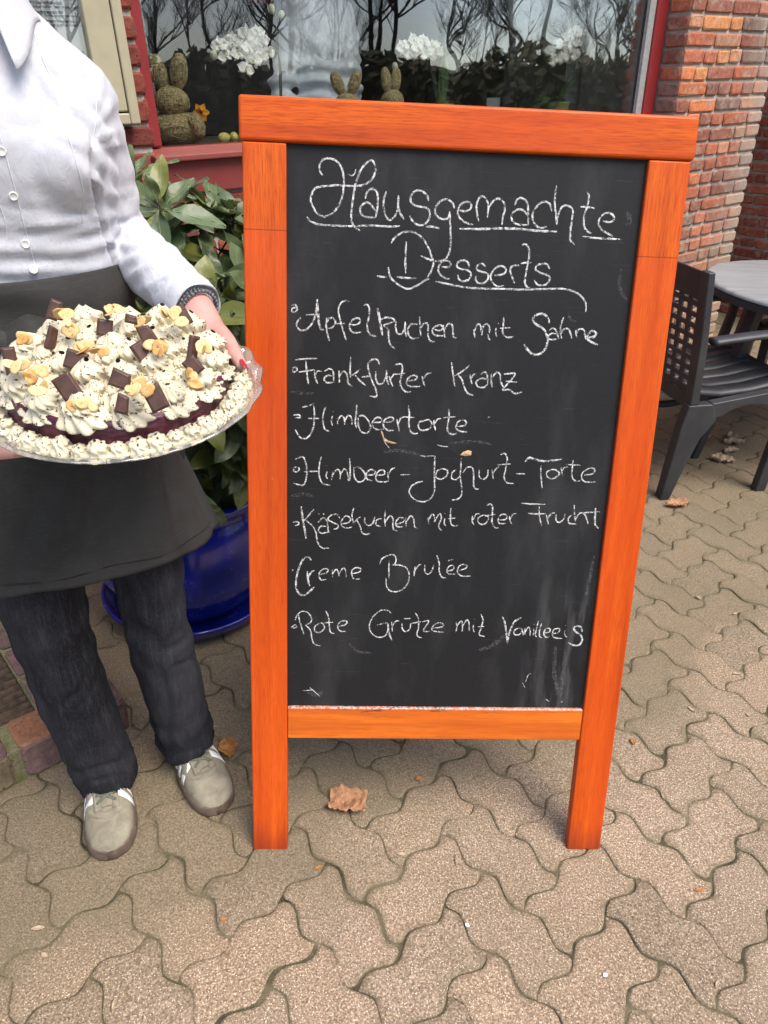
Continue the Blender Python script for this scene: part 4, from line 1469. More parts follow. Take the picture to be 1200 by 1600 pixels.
# left hand: palm under the back right of the plate, thumb along its rim
def finger(pts, radii):
    chain(body, [(Vector(p), r) for p, r in zip(pts, radii)], 12)
# palm slab
TH_B = Vector((-.228, .955, 1.078))
chain(body, [(WR_L, .0235), (Vector((-.254, .962, 1.076)), .0255), (Vector((-.232, .930, 1.068)), .0195)])
chain(body, [(WR_L + Vector((-.012, -.005, -.006)), .022), (Vector((-.262, .935, 1.042)), .018), (Vector((-.268, .885, 1.026)), .014)])
chain(body, [(WR_L, .021), (Vector((-.235, .925, 1.040)), .017), (Vector((-.243, .875, 1.026)), .0135)])
chain(body, [(Vector((-.250, .955, 1.056)), .020), (Vector((-.222, .915, 1.038)), .0145), (Vector((-.220, .868, 1.026)), .013)])
# thumb
finger([(-.238, .948, 1.076), (-.216, .910, 1.080), (-.1985, .872, 1.0795), (-.1835, .843, 1.0735)], [.0185, .0130, .0102, .0076])
# four fingers below the plate
finger([(-.272, .885, 1.026), (-.287, .845, 1.018), (-.292, .820, 1.017), (-.293, .800, 1.020)], [.0120, .0100, .0090, .0080])
finger([(-.253, .878, 1.024), (-.262, .832, 1.015), (-.263, .803, 1.014), (-.262, .780, 1.017)], [.0125, .0105, .0093, .0082])
finger([(-.232, .872, 1.024), (-.235, .826, 1.0145), (-.233, .797, 1.013), (-.230, .774, 1.0155)], [.0125, .0105, .0093, .0082])
finger([(-.212, .868, 1.026), (-.207, .830, 1.0175), (-.203, .803, 1.016), (-.199, .784, 1.018)], [.0118, .0098, .0088, .0078])
# right hand: fingers reaching under the left edge of the plate
chain(body, [(WR_R, .0235), (Vector((-.548, .735, 1.012)), .022), (Vector((-.500, .718, 1.010)), .015)])
chain(body, [(WR_R, .022), (Vector((-.535, .755, 1.008)), .019), (Vector((-.495, .745, 1.005)), .0145)])
chain(body, [(WR_R, .021), (Vector((-.535, .775, 1.008)), .018), (Vector((-.492, .772, 1.004)), .0135)])
finger([(-.500, .712, 1.012), (-.462, .698, 1.013), (-.432, .694, 1.015), (-.405, .693, 1.018)], [.0130, .0112, .0100, .0084])
finger([(-.497, .738, 1.004), (-.455, .728, 1.000), (-.425, .725, 1.002), (-.400, .723, 1.006)], [.0125, .0108, .0095, .0083])
finger([(-.494, .762, 1.002), (-.452, .757, .998), (-.424, .755, 1.000), (-.402, .754, 1.004)], [.0122, .0104, .0092, .0080])
finger([(-.496, .785, 1.004), (-.462, .786, 1.000), (-.440, .787, 1.002), (-.424, .787, 1.005)], [.0112, .0092, .0082, .0074])
finger([(-.552, .718, 1.020), (-.525, .690, 1.034), (-.500, .678, 1.046), (-.480, .676, 1.054)], [.0175, .0135, .0112, .0090])
pm(body, 'body', M_SKIN, .0033, 4)
def nail(c, d, up, L, w, mat):
    d, up = Vector(d).normalized(), Vector(up).normalized()
    s = d.cross(up).normalized()
    up = s.cross(d)
    mb = MB()
    def fn(u, v):
        q = (u - .5) * 2
        prof = 1 - .35 * abs(v * 2 - 1) ** 3
        return Vector(c) + d * ((v - .4) * L) + s * (q * w * .5 * prof) + up * (-.0022 * q * q + .0004 - .0010 * v * v)
    mb.grid(fn, 6, 8)
    o = pm(mb, 'nail', mat)
    o.modifiers.new('t', 'SOLIDIFY').thickness = .0007
M_NAIL = simple('crimson_polish', (.42, .012, .03), .22, .05, 50, .02)
nail((-.1785, .838, 1.0790), (.46, -.86, -.20), (.62, .25, .75), .019, .0105, M_NAIL)
nail((-.4015, .691, 1.0255), (.95, -.05, .12), (0, -.5, 1), .014, .0105, M_NAIL)
nail((-.3965, .7195, 1.011), (.95, -.05, .12), (0, -.9, .6), .013, .010, M_NAIL)
# eyes, brows, hair
M_EYE = simple('eye_white', (.75, .74, .72), .2, .02, 40)
M_IRIS = simple('iris', (.06, .09, .10), .15, .2, 200)
M_HAIR = simple('brown_hair', (.055, .032, .018), .5, .4, 120, .4)
for s in (-1, 1):
    c = HC + PF * .0700 + PLft * (s * .031) + Vector((0, 0, .006))
    mb = MB()
    mb.ball(c, .0112, 16, 12)
    o = pm(mb, 'eye', M_EYE)
    mb = MB()
    mb.ball(c + PF * .0068, .0056, 12, 10)
    o2 = mb.build('iris', M_IRIS, o)
    mb = MB()
    mb.tube(catmull([HC + PF * .088 + PLft * (s * .014) + Vector((0, 0, .029)), HC + PF * .088 + PLft * (s * .032) + Vector((0, 0, .036)), HC + PF * .076 + PLft * (s * .050) + Vector((0, 0, .030))], 5), .0028, 6)
    pm(mb, 'eyebrow', M_HAIR)
mb = MB()
mb.tube(catmull([HC + PF * .0905 + PLft * .022 - Vector((0, 0, .0605)), HC + PF * .0925 - Vector((0, 0, .0605)), HC + PF * .0905 - PLft * .022 - Vector((0, 0, .0605))], 5), .0042, 8)
pm(mb, 'lips', simple('lips', (.42, .14, .13), .4))
mb = MB()
mb.ball(HC + Vector((0, 0, .032)) - PF * .014, (.082, .100, .098), 28, 18, hx)
mb.ball(HC - PF * .085 - Vector((0, 0, .03)), (.05, .04, .06), 18, 12, hx)
capsule(mb, HC - PF * .09 - Vector((0, 0, .05)), HC - PF * .085 - Vector((0, 0, .20)), .035, .02)
hair = pm(mb, 'hair', M_HAIR, .005, 3)
bm = bmesh.new()
bm.from_mesh(hair.data)
kill = []
for v in bm.verts:
    w = v.co - HC
    if w.dot(PF) > .02 and w.z < .058 - .6 * max(0, w.dot(PF) - .05):
        if abs(w.dot(PLft)) < .071:
            kill.append(v)
bmesh.ops.delete(bm, geom=kill, context='VERTS')
bm.to_mesh(hair.data)
bm.free()
displace(hair, lambda p, n: .0022 * noise.noise(Vector((p.x * 160, p.y * 160, p.z * 14))))

# ---- shirt
def m_cotton():
    t = NT('white_cotton')
    c = t.obj()
    w = t.noise(t.obj((1, 1, 1)), 700, 2, .6)
    n = t.noise(c, 26, 5, .6)
    base = t.ramp(n, [(.3, (.46, .47, .515)), (.7, (.535, .545, .585))])
    cr = t.noise(t.obj((1.0, 1.0, .55), (.5, .3, .4)), 34, 5, .62, .8)
    cr = t.math('ABSOLUTE', t.math('SUBTRACT', cr, .5))
    b = t.bsdf(base, .75, .25, t.bump(t.math('ADD', t.math('MULTIPLY', w, .10), t.math('MULTIPLY', cr, -2.2)), .28, .006))
    b.inputs['Sheen Weight'].default_value = .2
    return t.m
M_COTTON = m_cotton()
SHIRT = [(1.06, .132, .098, .095), (1.14, .134, .100, .092), (1.20, .141, .110, .095), (1.26, .150, .124, .100), (1.30, .153, .124, .102), (1.34, .150, .108, .098), (1.375, .132, .088, .086), (1.405, .100, .074, .074), (1.435, .066, .064, .062), (1.455, .058, .060, .060)]
def torso_ring(z, a, bf, bb, n=48):
    r = []
    for k in range(n):
        t = 2 * pi * k / n
        c, s = cos(t), sin(t)
        e = .86
        x = a * math.copysign(abs(c) ** e, c)
        y = (bf if s > 0 else bb) * math.copysign(abs(s) ** e, s)
        r.append(bp(x, y, z))
    return r
sh = MB()
sh.rings([torso_ring(*q) for q in SHIRT])
for s in (-1, 1):
    sh.ball(bp(s * .062, .082, 1.272), (.058, .052, .058), 18, 12, hx)
    capsule(sh, bp(s * .05, -.01, 1.398), SH_L + Vector((0, 0, -.004)) if s > 0 else SH_R + Vector((0, 0, -.004)), .046, .050)
for S_, E_, W_ in ((SH_L, EL_L, WR_L), (SH_R, EL_R, WR_R)):
    m1 = S_.lerp(E_, .5)
    m2 = E_.lerp(W_, .5)
    chain(sh, [(S_ - Vector((0, 0, .006)), .0525), (m1, .0495), (E_, .0475), (m2, .0455), (W_.lerp(E_, .10), .0375)])
shirt = pm(sh, 'shirt', M_COTTON, .0055, 5)
def seg_t(p, a, b):
    d = b - a
    t = max(0, min(1, (p - a).dot(d) / d.dot(d)))
    return t, (p - a - d * t).length
def ridged(v):
    return 1 - abs(noise.noise(v)) * 2
def shirt_fold(p, n):
    best = 9
    arm = None
    for S_, E_, W_ in ((SH_L, EL_L, WR_L), (SH_R, EL_R, WR_R)):
        t1, d1 = seg_t(p, S_, E_)
        t2, d2 = seg_t(p, E_, W_)
        d, tt = (d1, t1 * .5) if d1 < d2 else (d2, .5 + t2 * .5)
        if d < best:
            best, arm, T = d, (S_, E_, W_), tt
    v = 0
    w = smooth((.075 - best) / .02)
    if w > 0:
        ax = (arm[1] - arm[0]) if T < .5 else (arm[2] - arm[1])
        u = ax.normalized().orthogonal().normalized()
        ph = (p - arm[1]).dot(u) * 34 + 2.2 * noise.noise(p * 14)
        el = math.exp(-((T - .52) / .20) ** 2)
        cf = math.exp(-((T - .98) / .10) ** 2)
        sd = math.exp(-((T - .06) / .14) ** 2)
        v += w * (.0024 * el + .0018 * cf + .0012 * sd + .0005) * sin(T * 62 + ph)
        v += w * .0032 * (ridged(Vector((p.x * 11, p.y * 11, p.z * 20 + T * 10))) - .45)
    q = p - PC0
    l, f = q.dot(PLft), q.dot(PF)
    body_w = 1 - w
    # pull lines across the waist and from the bust to the side
    wst = math.exp(-((p.z - 1.165) / .045) ** 2)
    v += body_w * wst * .0034 * sin(p.z * 210 + l * 9 + 3.0 * noise.noise(Vector((l * 9, p.z * 5, 2))))
    dg = math.exp(-((p.z - 1.29) / .07) ** 2) * smooth((abs(l) - .05) / .06)
    v += body_w * dg * .0032 * sin((p.z * 1.3 + abs(l) * 1.2) * 120 + 2.5 * noise.noise(p * 9))
    v += body_w * .0028 * (ridged(Vector((l * 10, f * 10, p.z * 7 + l * 6))) - .5)
    v += .0008 * noise.noise(p * 60)
    return v
displace(shirt, shirt_fold)
bpy.context.view_layer.update()
def creases(o, lines, par=None):
    """press traced fold lines into a cloth mesh: (points, height, width); a ridge with a dip on either side"""
    B = BVHTree.FromPolygons([v.co for v in o.data.vertices], [tuple(q.vertices) for q in o.data.polygons])
    L = []
    for pts, amp, w in lines:
        P = []
        for q in catmull([Vector((x, y, 0)) for x, y in pts], 6):
            h = B.ray_cast(CAM, ray(q.x, q.y).normalized())[0]
            if h is not None and (not P or (h - P[-1]).length < .06):
                P.append(h)
        if len(P) > 1:
            lo = Vector([min(q[i] for q in P) for i in range(3)]) - Vector((w, w, w)) * 3
            hi = Vector([max(q[i] for q in P) for i in range(3)]) + Vector((w, w, w)) * 3
            L.append((P, amp, w, lo, hi))
    ns = [v.normal.copy() for v in o.data.vertices]
    for v, n in zip(o.data.vertices, ns):
        k = 0
        for P, amp, w, lo, hi in L:
            c = v.co
            if any(c[i] < lo[i] or c[i] > hi[i] for i in range(3)):
                continue
            best, bt = 9, 0
            for i in range(len(P) - 1):
                d = P[i + 1] - P[i]
                t = max(0, min(1, (c - P[i]).dot(d) / max(1e-9, d.dot(d))))
                e = (c - P[i] - d * t).length
                if e < best:
                    best, bt = e, (i + t) / (len(P) - 1)
            if best < w * 3:
                x = best / w
                k += .85 * amp * (sin(pi * min(1, max(0, bt * .9 + .05))) ** .6) * (1 - 1.1 * x * x) * math.exp(-x * x * .9)
        v.co += n * k
    o.data.update()
creases(shirt, [
 ([(146,212),(146,255),(151,305),(162,355),(178,408),(198,472)], -.0125, .0058),
 ([(48,88),(75,132),(102,178)], .0040, .008), ([(28,60),(70,92),(120,150)], .0030, .007), ([(100,185),(125,208),(146,232)], .0045, .008), ([(82,205),(112,220),(140,236)], .0030, .007),
 ([(147,218),(165,210),(186,203)], .0045, .007), ([(150,234),(168,228),(190,226)], .0038, .007), ([(146,195),(162,182),(176,166)], .0034, .008),
 ([(30,355),(100,347),(158,338)], .0044, .007), ([(46,375),(117,364),(162,352)], .0040, .006), ([(36,396),(90,397),(146,391)], .0036, .006), ([(100,318),(130,325),(158,342)], .0032, .006), ([(-4,330),(40,338),(90,336)], .0030, .007), ([(0,372),(24,370),(48,376)], .003, .006), ([(70,410),(120,402),(170,398)], .003, .006),
 ([(166,378),(198,386),(236,374)], .0055, .007), ([(176,399),(205,380),(226,366)], .0045, .007), ([(186,416),(210,402),(238,394)], .0042, .007), ([(198,436),(226,418),(256,408)], .0042, .007), ([(214,458),(246,440),(276,428)], .0036, .007), ([(176,352),(200,362),(232,352)], .0046, .008), ([(165,330),(190,338),(222,326)], .0040, .008), ([(162,300),(188,304),(214,292)], .0030, .008),
 ([(152,240),(176,300),(204,352)], .0034, .009), ([(190,210),(206,262),(216,310)], .0030, .009), ([(150,170),(160,120),(140,85)], .0026, .008)])
dg_ = bpy.context.evaluated_depsgraph_get()
def bvh(o):
    return BVHTree.FromPolygons([o.matrix_world @ v.co for v in o.data.vertices], [tuple(p.vertices) for p in o.data.polygons])
bpy.context.view_layer.update()
SB = bvh(shirt)
def hit(B, x, y):
    r = B.ray_cast(CAM, ray(x, y).normalized())
    return (r[0], r[1]) if r[0] is not None else (None, None)
def surf_line(B, pts, rad, name, mat, par, lift=.0002, step=6):
    c = catmull([Vector((x, y, 0)) for x, y in pts], step)
    P = []
    for q in c:
        h, n = hit(B, q.x, q.y)
        if h is not None and (not P or (h - P[-1]).length < .05):
            P.append(h + n * lift)
    if len(P) > 2:
        mb = MB()
        mb.tube(P, rad, 6)
        o = mb.build(name, mat, None)
        o.parent = par
        o.matrix_parent_inverse = par.matrix_world.inverted()
        return o
M_SEAM = simple('cotton_seam', (.60, .61, .65), .8, .05, 200, .1)
for L in ([(142,72),(150,120),(150,180),(146,215),(142,232)], [(48,35),(70,100),(96,150),(103,200),(118,250),(130,300),(128,345)], [(-2,205),(8,240),(22,290),(36,345),(48,390),(58,428)], [(-10,300),(8,345),(12,400)]):
    surf_line(SB, L, .00085, 'seam', M_SEAM, shirt)
M_BTN = simple('pearl_button', (.75, .75, .73), .25, .04, 200, .02)
for x, y in ((2, 236), (21, 306), (40, 381), (52, 421)):
    h, n = hit(SB, x, y)
    if h is None:
        continue
    q = n.to_track_quat('Z', 'Y').to_matrix().to_4x4()
    mb = MB()
    mb.lathe([(.0, .0012), (.0032, .0012), (.0042, .0022), (.0052, .0022), (.0056, .0012), (.0054, 0)], 20, Matrix.Translation(h) @ q)
    for a in range(4):
        c = Vector((.0014 * cos(a * pi / 2 + .6), .0014 * sin(a * pi / 2 + .6), .0013))
        mb.ball(Matrix.Translation(h) @ q @ c, .0004, 6, 4)
    o = mb.build('button', M_BTN, None)
    o.parent = shirt
    o.matrix_parent_inverse = shirt.matrix_world.inverted()
# collar: a folded band with two points
mb = MB()
def coll(u, v):
    t = lerp(-pi * 1.42, pi * .42, u)          # from front round the back to the front
    c, s = cos(t), sin(t)
    point = max(0, s) ** 5
    r1 = .060 + .022 * v + .026 * v * point
    z = 1.462 - .038 * v - .062 * v * point
    return bp(r1 * c * (1.0 + .25 * v * point), (.062 + .022 * v + .050 * v * point) * s, z + .004 * (1 - v))
mb.grid(coll, 60, 8)
cl = pm(mb, 'collar', M_COTTON)
cl.modifiers.new('t', 'SOLIDIFY').thickness = .002
# cuff and bracelet on the left wrist
ax = (WR_L - EL_L).normalized()
ca = WR_L - ax * .034
mb = MB()
u_ = ax.orthogonal().normalized()
w_ = ax.cross(u_)
rr = []
for k, (d, r) in enumerate(((-.012, .0385), (0, .0392), (.018, .0382), (.036, .0366), (.0375, .0352), (.036, .0338), (.012, .034))):
    rr.append([ca + ax * d + (u_ * cos(2 * pi * j / 36) + w_ * sin(2 * pi * j / 36)) * r * (1 + .03 * sin(j * .9 + k)) for j in range(36)])
mb.rings(rr, False)
pm(mb, 'cuff', M_COTTON)
mb = MB()
bc = WR_L + ax * .004
for k in range(30):
    a = 2 * pi * k / 30
    for dz in (-.0035, .0035):
        c = bc + ax * dz + (u_ * cos(a + dz * 9) + w_ * sin(a + dz * 9)) * .0272
        mb.ball(c, .0029, 8, 6)
pm(mb, 'bracelet', simple('grey_beads', (.13, .14, .145), .35, .6, 300, .1))

# ---- jeans
def m_denim():
    t = NT('washed_black_denim')
    c = t.obj()
    tw = t.noise(t.obj((1, 1, .25), (0, .5, 0)), 520, 3, .7)
    n = t.noise(t.obj((1, 1, .45)), 9, 5, .6)
    st = t.noise(t.obj((1, 1, .08)), 150, 3, .6)
    base = t.ramp(n, [(.36, (.010, .0105, .013)), (.66, (.032, .033, .040))])
    base = t.mix(t.ramp(tw, [(.46, 0.0), (.72, .28)]), base, (.085, .087, .10))
    base = t.mix(t.ramp(st, [(.5, 0.0), (.72, .2)]), base, (.10, .10, .115))
    t.bsdf(base, .9, .15, t.bump(tw, .35, .0012))
    return t.m
M_DENIM = m_denim()
JEAN_FOLDS = [
 ([(146,1028),(124,1080),(86,1110)], .0062, .010), ([(150,1060),(136,1092),(112,1118)], .0040, .008), ([(30,985),(46,1040),(70,1080)], .0040, .010), ([(112,1236),(150,1220),(198,1212)], .0060, .008), ([(116,1210),(160,1196),(204,1186)], .0045, .008), ([(70,1120),(100,1160),(124,1210)], .0034, .010), ([(60,950),(100,985),(140,1000)], .0034, .010), ([(160,1110),(176,1150),(196,1190)], .0034, .009),
 ([(300,985),(278,1008),(246,1020)], .0055, .009), ([(318,1000),(300,1030),(270,1042)], .0045, .009), ([(278,1030),(290,1090),(294,1176)], .0050, .010), ([(252,1040),(262,1100),(264,1180)], .0034, .010), ([(316,1090),(322,1140),(326,1180)], .0040, .009), ([(238,880),(246,930),(258,985)], .0040, .010), ([(280,870),(290,920),(292,970)], .0030, .010), ([(252,1184),(290,1176),(330,1160)], .0034, .008)]
def jean_leg(top, kn, an, tr, kr, hr, seed, fr=.0):
    mb = MB()
    N, K = 64, 120
    ctr = catmull([top, top.lerp(kn, .5), kn, kn.lerp(an, .5) + Vector((0, -.004, 0)), an], 30)
    K = len(ctr) - 1
    rs = []
    for i in range(K + 1):
        v = i / K
        r = interp([(0, tr), (.5, kr), (1, hr)], v)
        c = ctr[i]
        ring = []
        for j in range(N):
            a = 2 * pi * j / N
            d = Vector((cos(a), sin(a), 0))
            fd = d.dot(PF)
            rad = r * (1 + .06 * abs(fd))
            z = c.z
            k = 0
            kn_f = math.exp(-((v - .52) / .16) ** 2)
            k += .0026 * kn_f * sin(v * 58 + 2.2 * sin(a + seed) + 2.2 * noise.noise(Vector((cos(a) * 1.3, sin(a) * 1.3, v * 4 + seed))))
            st = smooth((v - .70) / .28)
            k += .0026 * st * sin(v * 74 + 1.9 * cos(a * 1 + seed) + 2 * noise.noise(Vector((cos(a) * 2, sin(a) * 2, seed))))
            k += .0062 * (ridged(Vector((cos(a) * 1.6, sin(a) * 1.6, v * 2.6 + seed))) - .5)
            k += .003 * noise.noise(Vector((cos(a) * 3, sin(a) * 3, v * 9 + seed)))
            p = c + d * (rad + k)
            if v > .9:
                p.z += (v - .9) * 10 * (.012 * (-fd) + .006 * noise.noise(Vector((cos(a) * 2, sin(a) * 2, seed + 4))))
            ring.append(p)
        rs.append(ring)
    e = rs[-1]
    cc = sum(e, Vector()) / N
    rs.append([cc.lerp(p, .955) + Vector((0, 0, .001)) for p in e])
    rs.append([cc.lerp(p, .95) + Vector((0, 0, .05)) for p in e])
    mb.rings(rs, False)
    o = pm(mb, 'jeans_leg', M_DENIM)
    creases(o, JEAN_FOLDS)
    # stitched hem and side seam
    M_ST = simple('dark_stitch', (.012, .012, .016), .9, .2, 200)
    hem = MB()
    for k_ in range(0, 64):
        p = rs[-3 - 3][k_]
        q = rs[-3][k_]
        hem.tube([p, (p + q) / 2 + (p - cc).normalized() * .0016, q], .0011, 4, False)
    oh = hem.build('hem_stitching', M_ST, None)
    oh.parent = o
    for sgn in (1, -1):
        best = min(range(N), key=lambda j: -(cos(2 * pi * j / N) * PLft.x * sgn + sin(2 * pi * j / N) * PLft.y * sgn))
        sm_ = MB()
        sm_.tube([rs[i][best] for i in range(0, K + 1, 2)], .0017, 6)
        os_ = sm_.build('side_seam', M_ST, None)
        os_.parent = o
    return o
jean_leg(HIP_R + Vector((0, 0, .02)), KN_R, AN_R - Vector((0, 0, .022)), .092, .062, .064, 1.0)
jean_leg(HIP_L + Vector((0, 0, .02)), KN_L, AN_L - Vector((0, 0, .022)), .088, .058, .060, 5.0)
mb = MB()
mb.rings([torso_ring(z, a, b, c) for z, a, b, c in ((.80, .13, .09, .09), (.86, .165, .115, .115), (.94, .165, .115, .118), (1.02, .140, .10, .10), (1.08, .128, .094, .092))])
pm(mb, 'jeans_seat', M_DENIM)

# ---- apron
def m_apron():
    t = NT('black_twill')
    c = t.obj()
    tw = t.noise(t.obj((.2, .2, 1)), 420, 3, .7)
    n = t.noise(c, 6, 4, .6)
    base = t.ramp(n, [(.3, (.026, .0255, .024)), (.7, (.046, .045, .042))])
    base = t.mix(t.ramp(tw, [(.5, 0.0), (.75, .35)]), base, (.075, .074, .07))
    t.bsdf(base, .85, .2, t.bump(tw, .3, .001))
    return t.m
M_APRON = m_apron()
AP = [(.635, .216, .165, .10), (.72, .190, .156, .11), (.82, .168, .146, .12), (.92, .156, .134, .125), (1.02, .150, .118, .112), (1.10, .146, .109, .102), (1.155, .143, .107, .100)]
def ap_pt(z, t, off=0, wave=1.0):
    a = interp([(q[0], q[1]) for q in AP], z) + off
    b = interp([(q[0], q[2]) for q in AP], z) + off
    bb = interp([(q[0], q[3]) for q in AP], z) + off
    c, s = cos(t), sin(t)
    low = smooth((1.05 - z) / .4)
    k = 1 + wave * low * (.030 * sin(t * 5.2 + 1.0 + z * 2) + .018 * sin(t * 9 + z * 5) + .022 * noise.noise(Vector((t * 2.2, z * 2, 5))))
    cen = PC0.lerp(Vector((-.505, 1.045, 0)), smooth((1.1 - z) / .4))
    return cen + PLft * (a * c * k) + PF * ((b if s > 0 else bb) * s * k) + Vector((0, 0, z))
mb = MB()
def apf(u, v):
    t = lerp(-.55, pi + .75, u)
    z = lerp(.635 + .050 * max(0, sin(t)) ** .8, 1.085, v)
    p = ap_pt(z, t)
    n = (p - Vector((PC0.x, PC0.y, p.z))).normalized()
    p += n * (.0022 * noise.noise(Vector((t * 4, z * 16, 3))) + .0015 * noise.noise(Vector((t * 9, z * 5, 8))))
    if v < .02:
        p.z += .004 * sin(t * 7)
    return p
mb.grid(apf, 150, 70)
ap = pm(mb, 'apron', M_APRON)
creases(ap, [([(150,722),(140,800),(120,896)], .0060, .016), ([(250,704),(262,760),(276,836)], .0060, .014), ([(60,722),(46,820),(24,912)], .0060, .018), ([(200,714),(208,780),(206,860)], -.0040, .014), ([(104,722),(92,800),(70,905)], -.0045, .016)])
mb = MB()
mb.tube([ap_pt(lerp(.635 + .050 * max(0, sin(t)) ** .8, 1.085, .05), t, .0022) for t in [lerp(-.55, pi + .75, k / 90) for k in range(91)]], .0011, 5)
hs = mb.build('hem_stitching', simple('black_thread', (.012, .012, .012), .9), None)
hs.parent = ap
ap.modifiers.new('t', 'SOLIDIFY').thickness = .0022
mb = MB()
def wb(u, v):
    t = 2 * pi * u
    z = lerp(1.000, 1.130, v) + .006 * sin(t + .6)
    off = .004 + .0035 * sin(v * 9 + sin(t * 2) * 1.6) * smooth(v * 3) + .0012 * noise.noise(Vector((cos(t) * 6, sin(t) * 6, z * 40)))
    if v > .96:
        off -= .002
    return ap_pt(min(z, 1.155), t, off, 0) + Vector((0, 0, max(0, z - 1.155)))
mb.grid(wb, 120, 26, None, True)
w_b = pm(mb, 'waistband', M_APRON)
w_b.modifiers.new('t', 'SOLIDIFY').thickness = .002
bpy.context.view_layer.update()
AB = bvh(w_b)
for L in ([(96,482),(120,463),(150,445),(184,430)], [(160,482),(180,470),(198,460)]):
    surf_line(AB, L, .0013, 'fold_edge', simple('twill_edge', (.10, .10, .10), .85), w_b, .0005)
# tie: knot with one loop at the front
def strip(name, pts, w, upv, par=person):
    mb = MB()
    P = catmull(pts, 8)
    L, R = [], []
    for i, p in enumerate(P):
        t = (P[min(i + 1, len(P) - 1)] - P[max(i - 1, 0)]).normalized()
        s = t.cross(Vector(upv)).normalized()
        k = w * (.75 + .25 * sin(pi * i / (len(P) - 1)))
        L.append(p + s * k * .5)
        R.append(p - s * k * .5)
    mb.rings([[L[i], (L[i] + R[i]) / 2 + Vector(upv).normalized() * .003, R[i]] for i in range(len(P))], False, False)
    o = pm(mb, name, M_APRON)
    o.modifiers.new('t', 'SOLIDIFY').thickness = .002
    return o
kc, kn_ = hit(AB, 4, 535)
if kc is None:
    kc, kn_ = bp(-.02, .12, 1.06), PF
def kp(l, z, f):
    return kc + PLft * l + Vector((0, 0, z)) + PF * f
tq = [hit(AB, *q)[0] or kc for q in ((-6, 552), (18, 520), (44, 503), (72, 508), (104, 514))]
strip('apron_tie', [tq[0] + PF * .012, tq[1] + PF * .026, tq[2] + PF * .034, tq[3] + PF * .022, tq[4] + PF * .006], .042, PF + Vector((0, 0, 1.1)))
strip('apron_tie', [kp(0, 0, .014), kp(.014, -.020, .026), kp(.030, -.040, .028), kp(.040, -.075, .024), kp(.034, -.12, .020)], .036, PF)
strip('apron_tie', [kp(0, 0, .012), kp(-.03, .012, .02), kp(-.06, .016, .012), kp(-.09, .010, .004)], .030, PF)
mb = MB()
mb.ball(kc + PF * .012, (.016, .014, .020), 14, 10, hx)
pm(mb, 'knot', M_APRON)

# ---- shoes
def m_suede():
    t = NT('grey_suede')
    c = t.obj()
    n = t.noise(c, 24, 5, .65, .6)
    f = t.noise(c, 320, 3, .7)
    base = t.ramp(n, [(.3, (.165, .148, .105)), (.7, (.32, .29, .215))])
    t.bsdf(base, .9, .2, t.bump(t.math('ADD', f, t.math('MULTIPLY', n, .6)), .35, .0015))
    return t.m
M_SUEDE = m_suede()
M_GUM = simple('gum_rubber', (.13, .090, .065), .6, .2, 50, .1)
M_STRIPE = simple('white_leather', (.72, .72, .68), .5, .05, 80, .1)
M_LACE = simple('sage_lace', (.15, .165, .12), .85, .2, 300, .4)
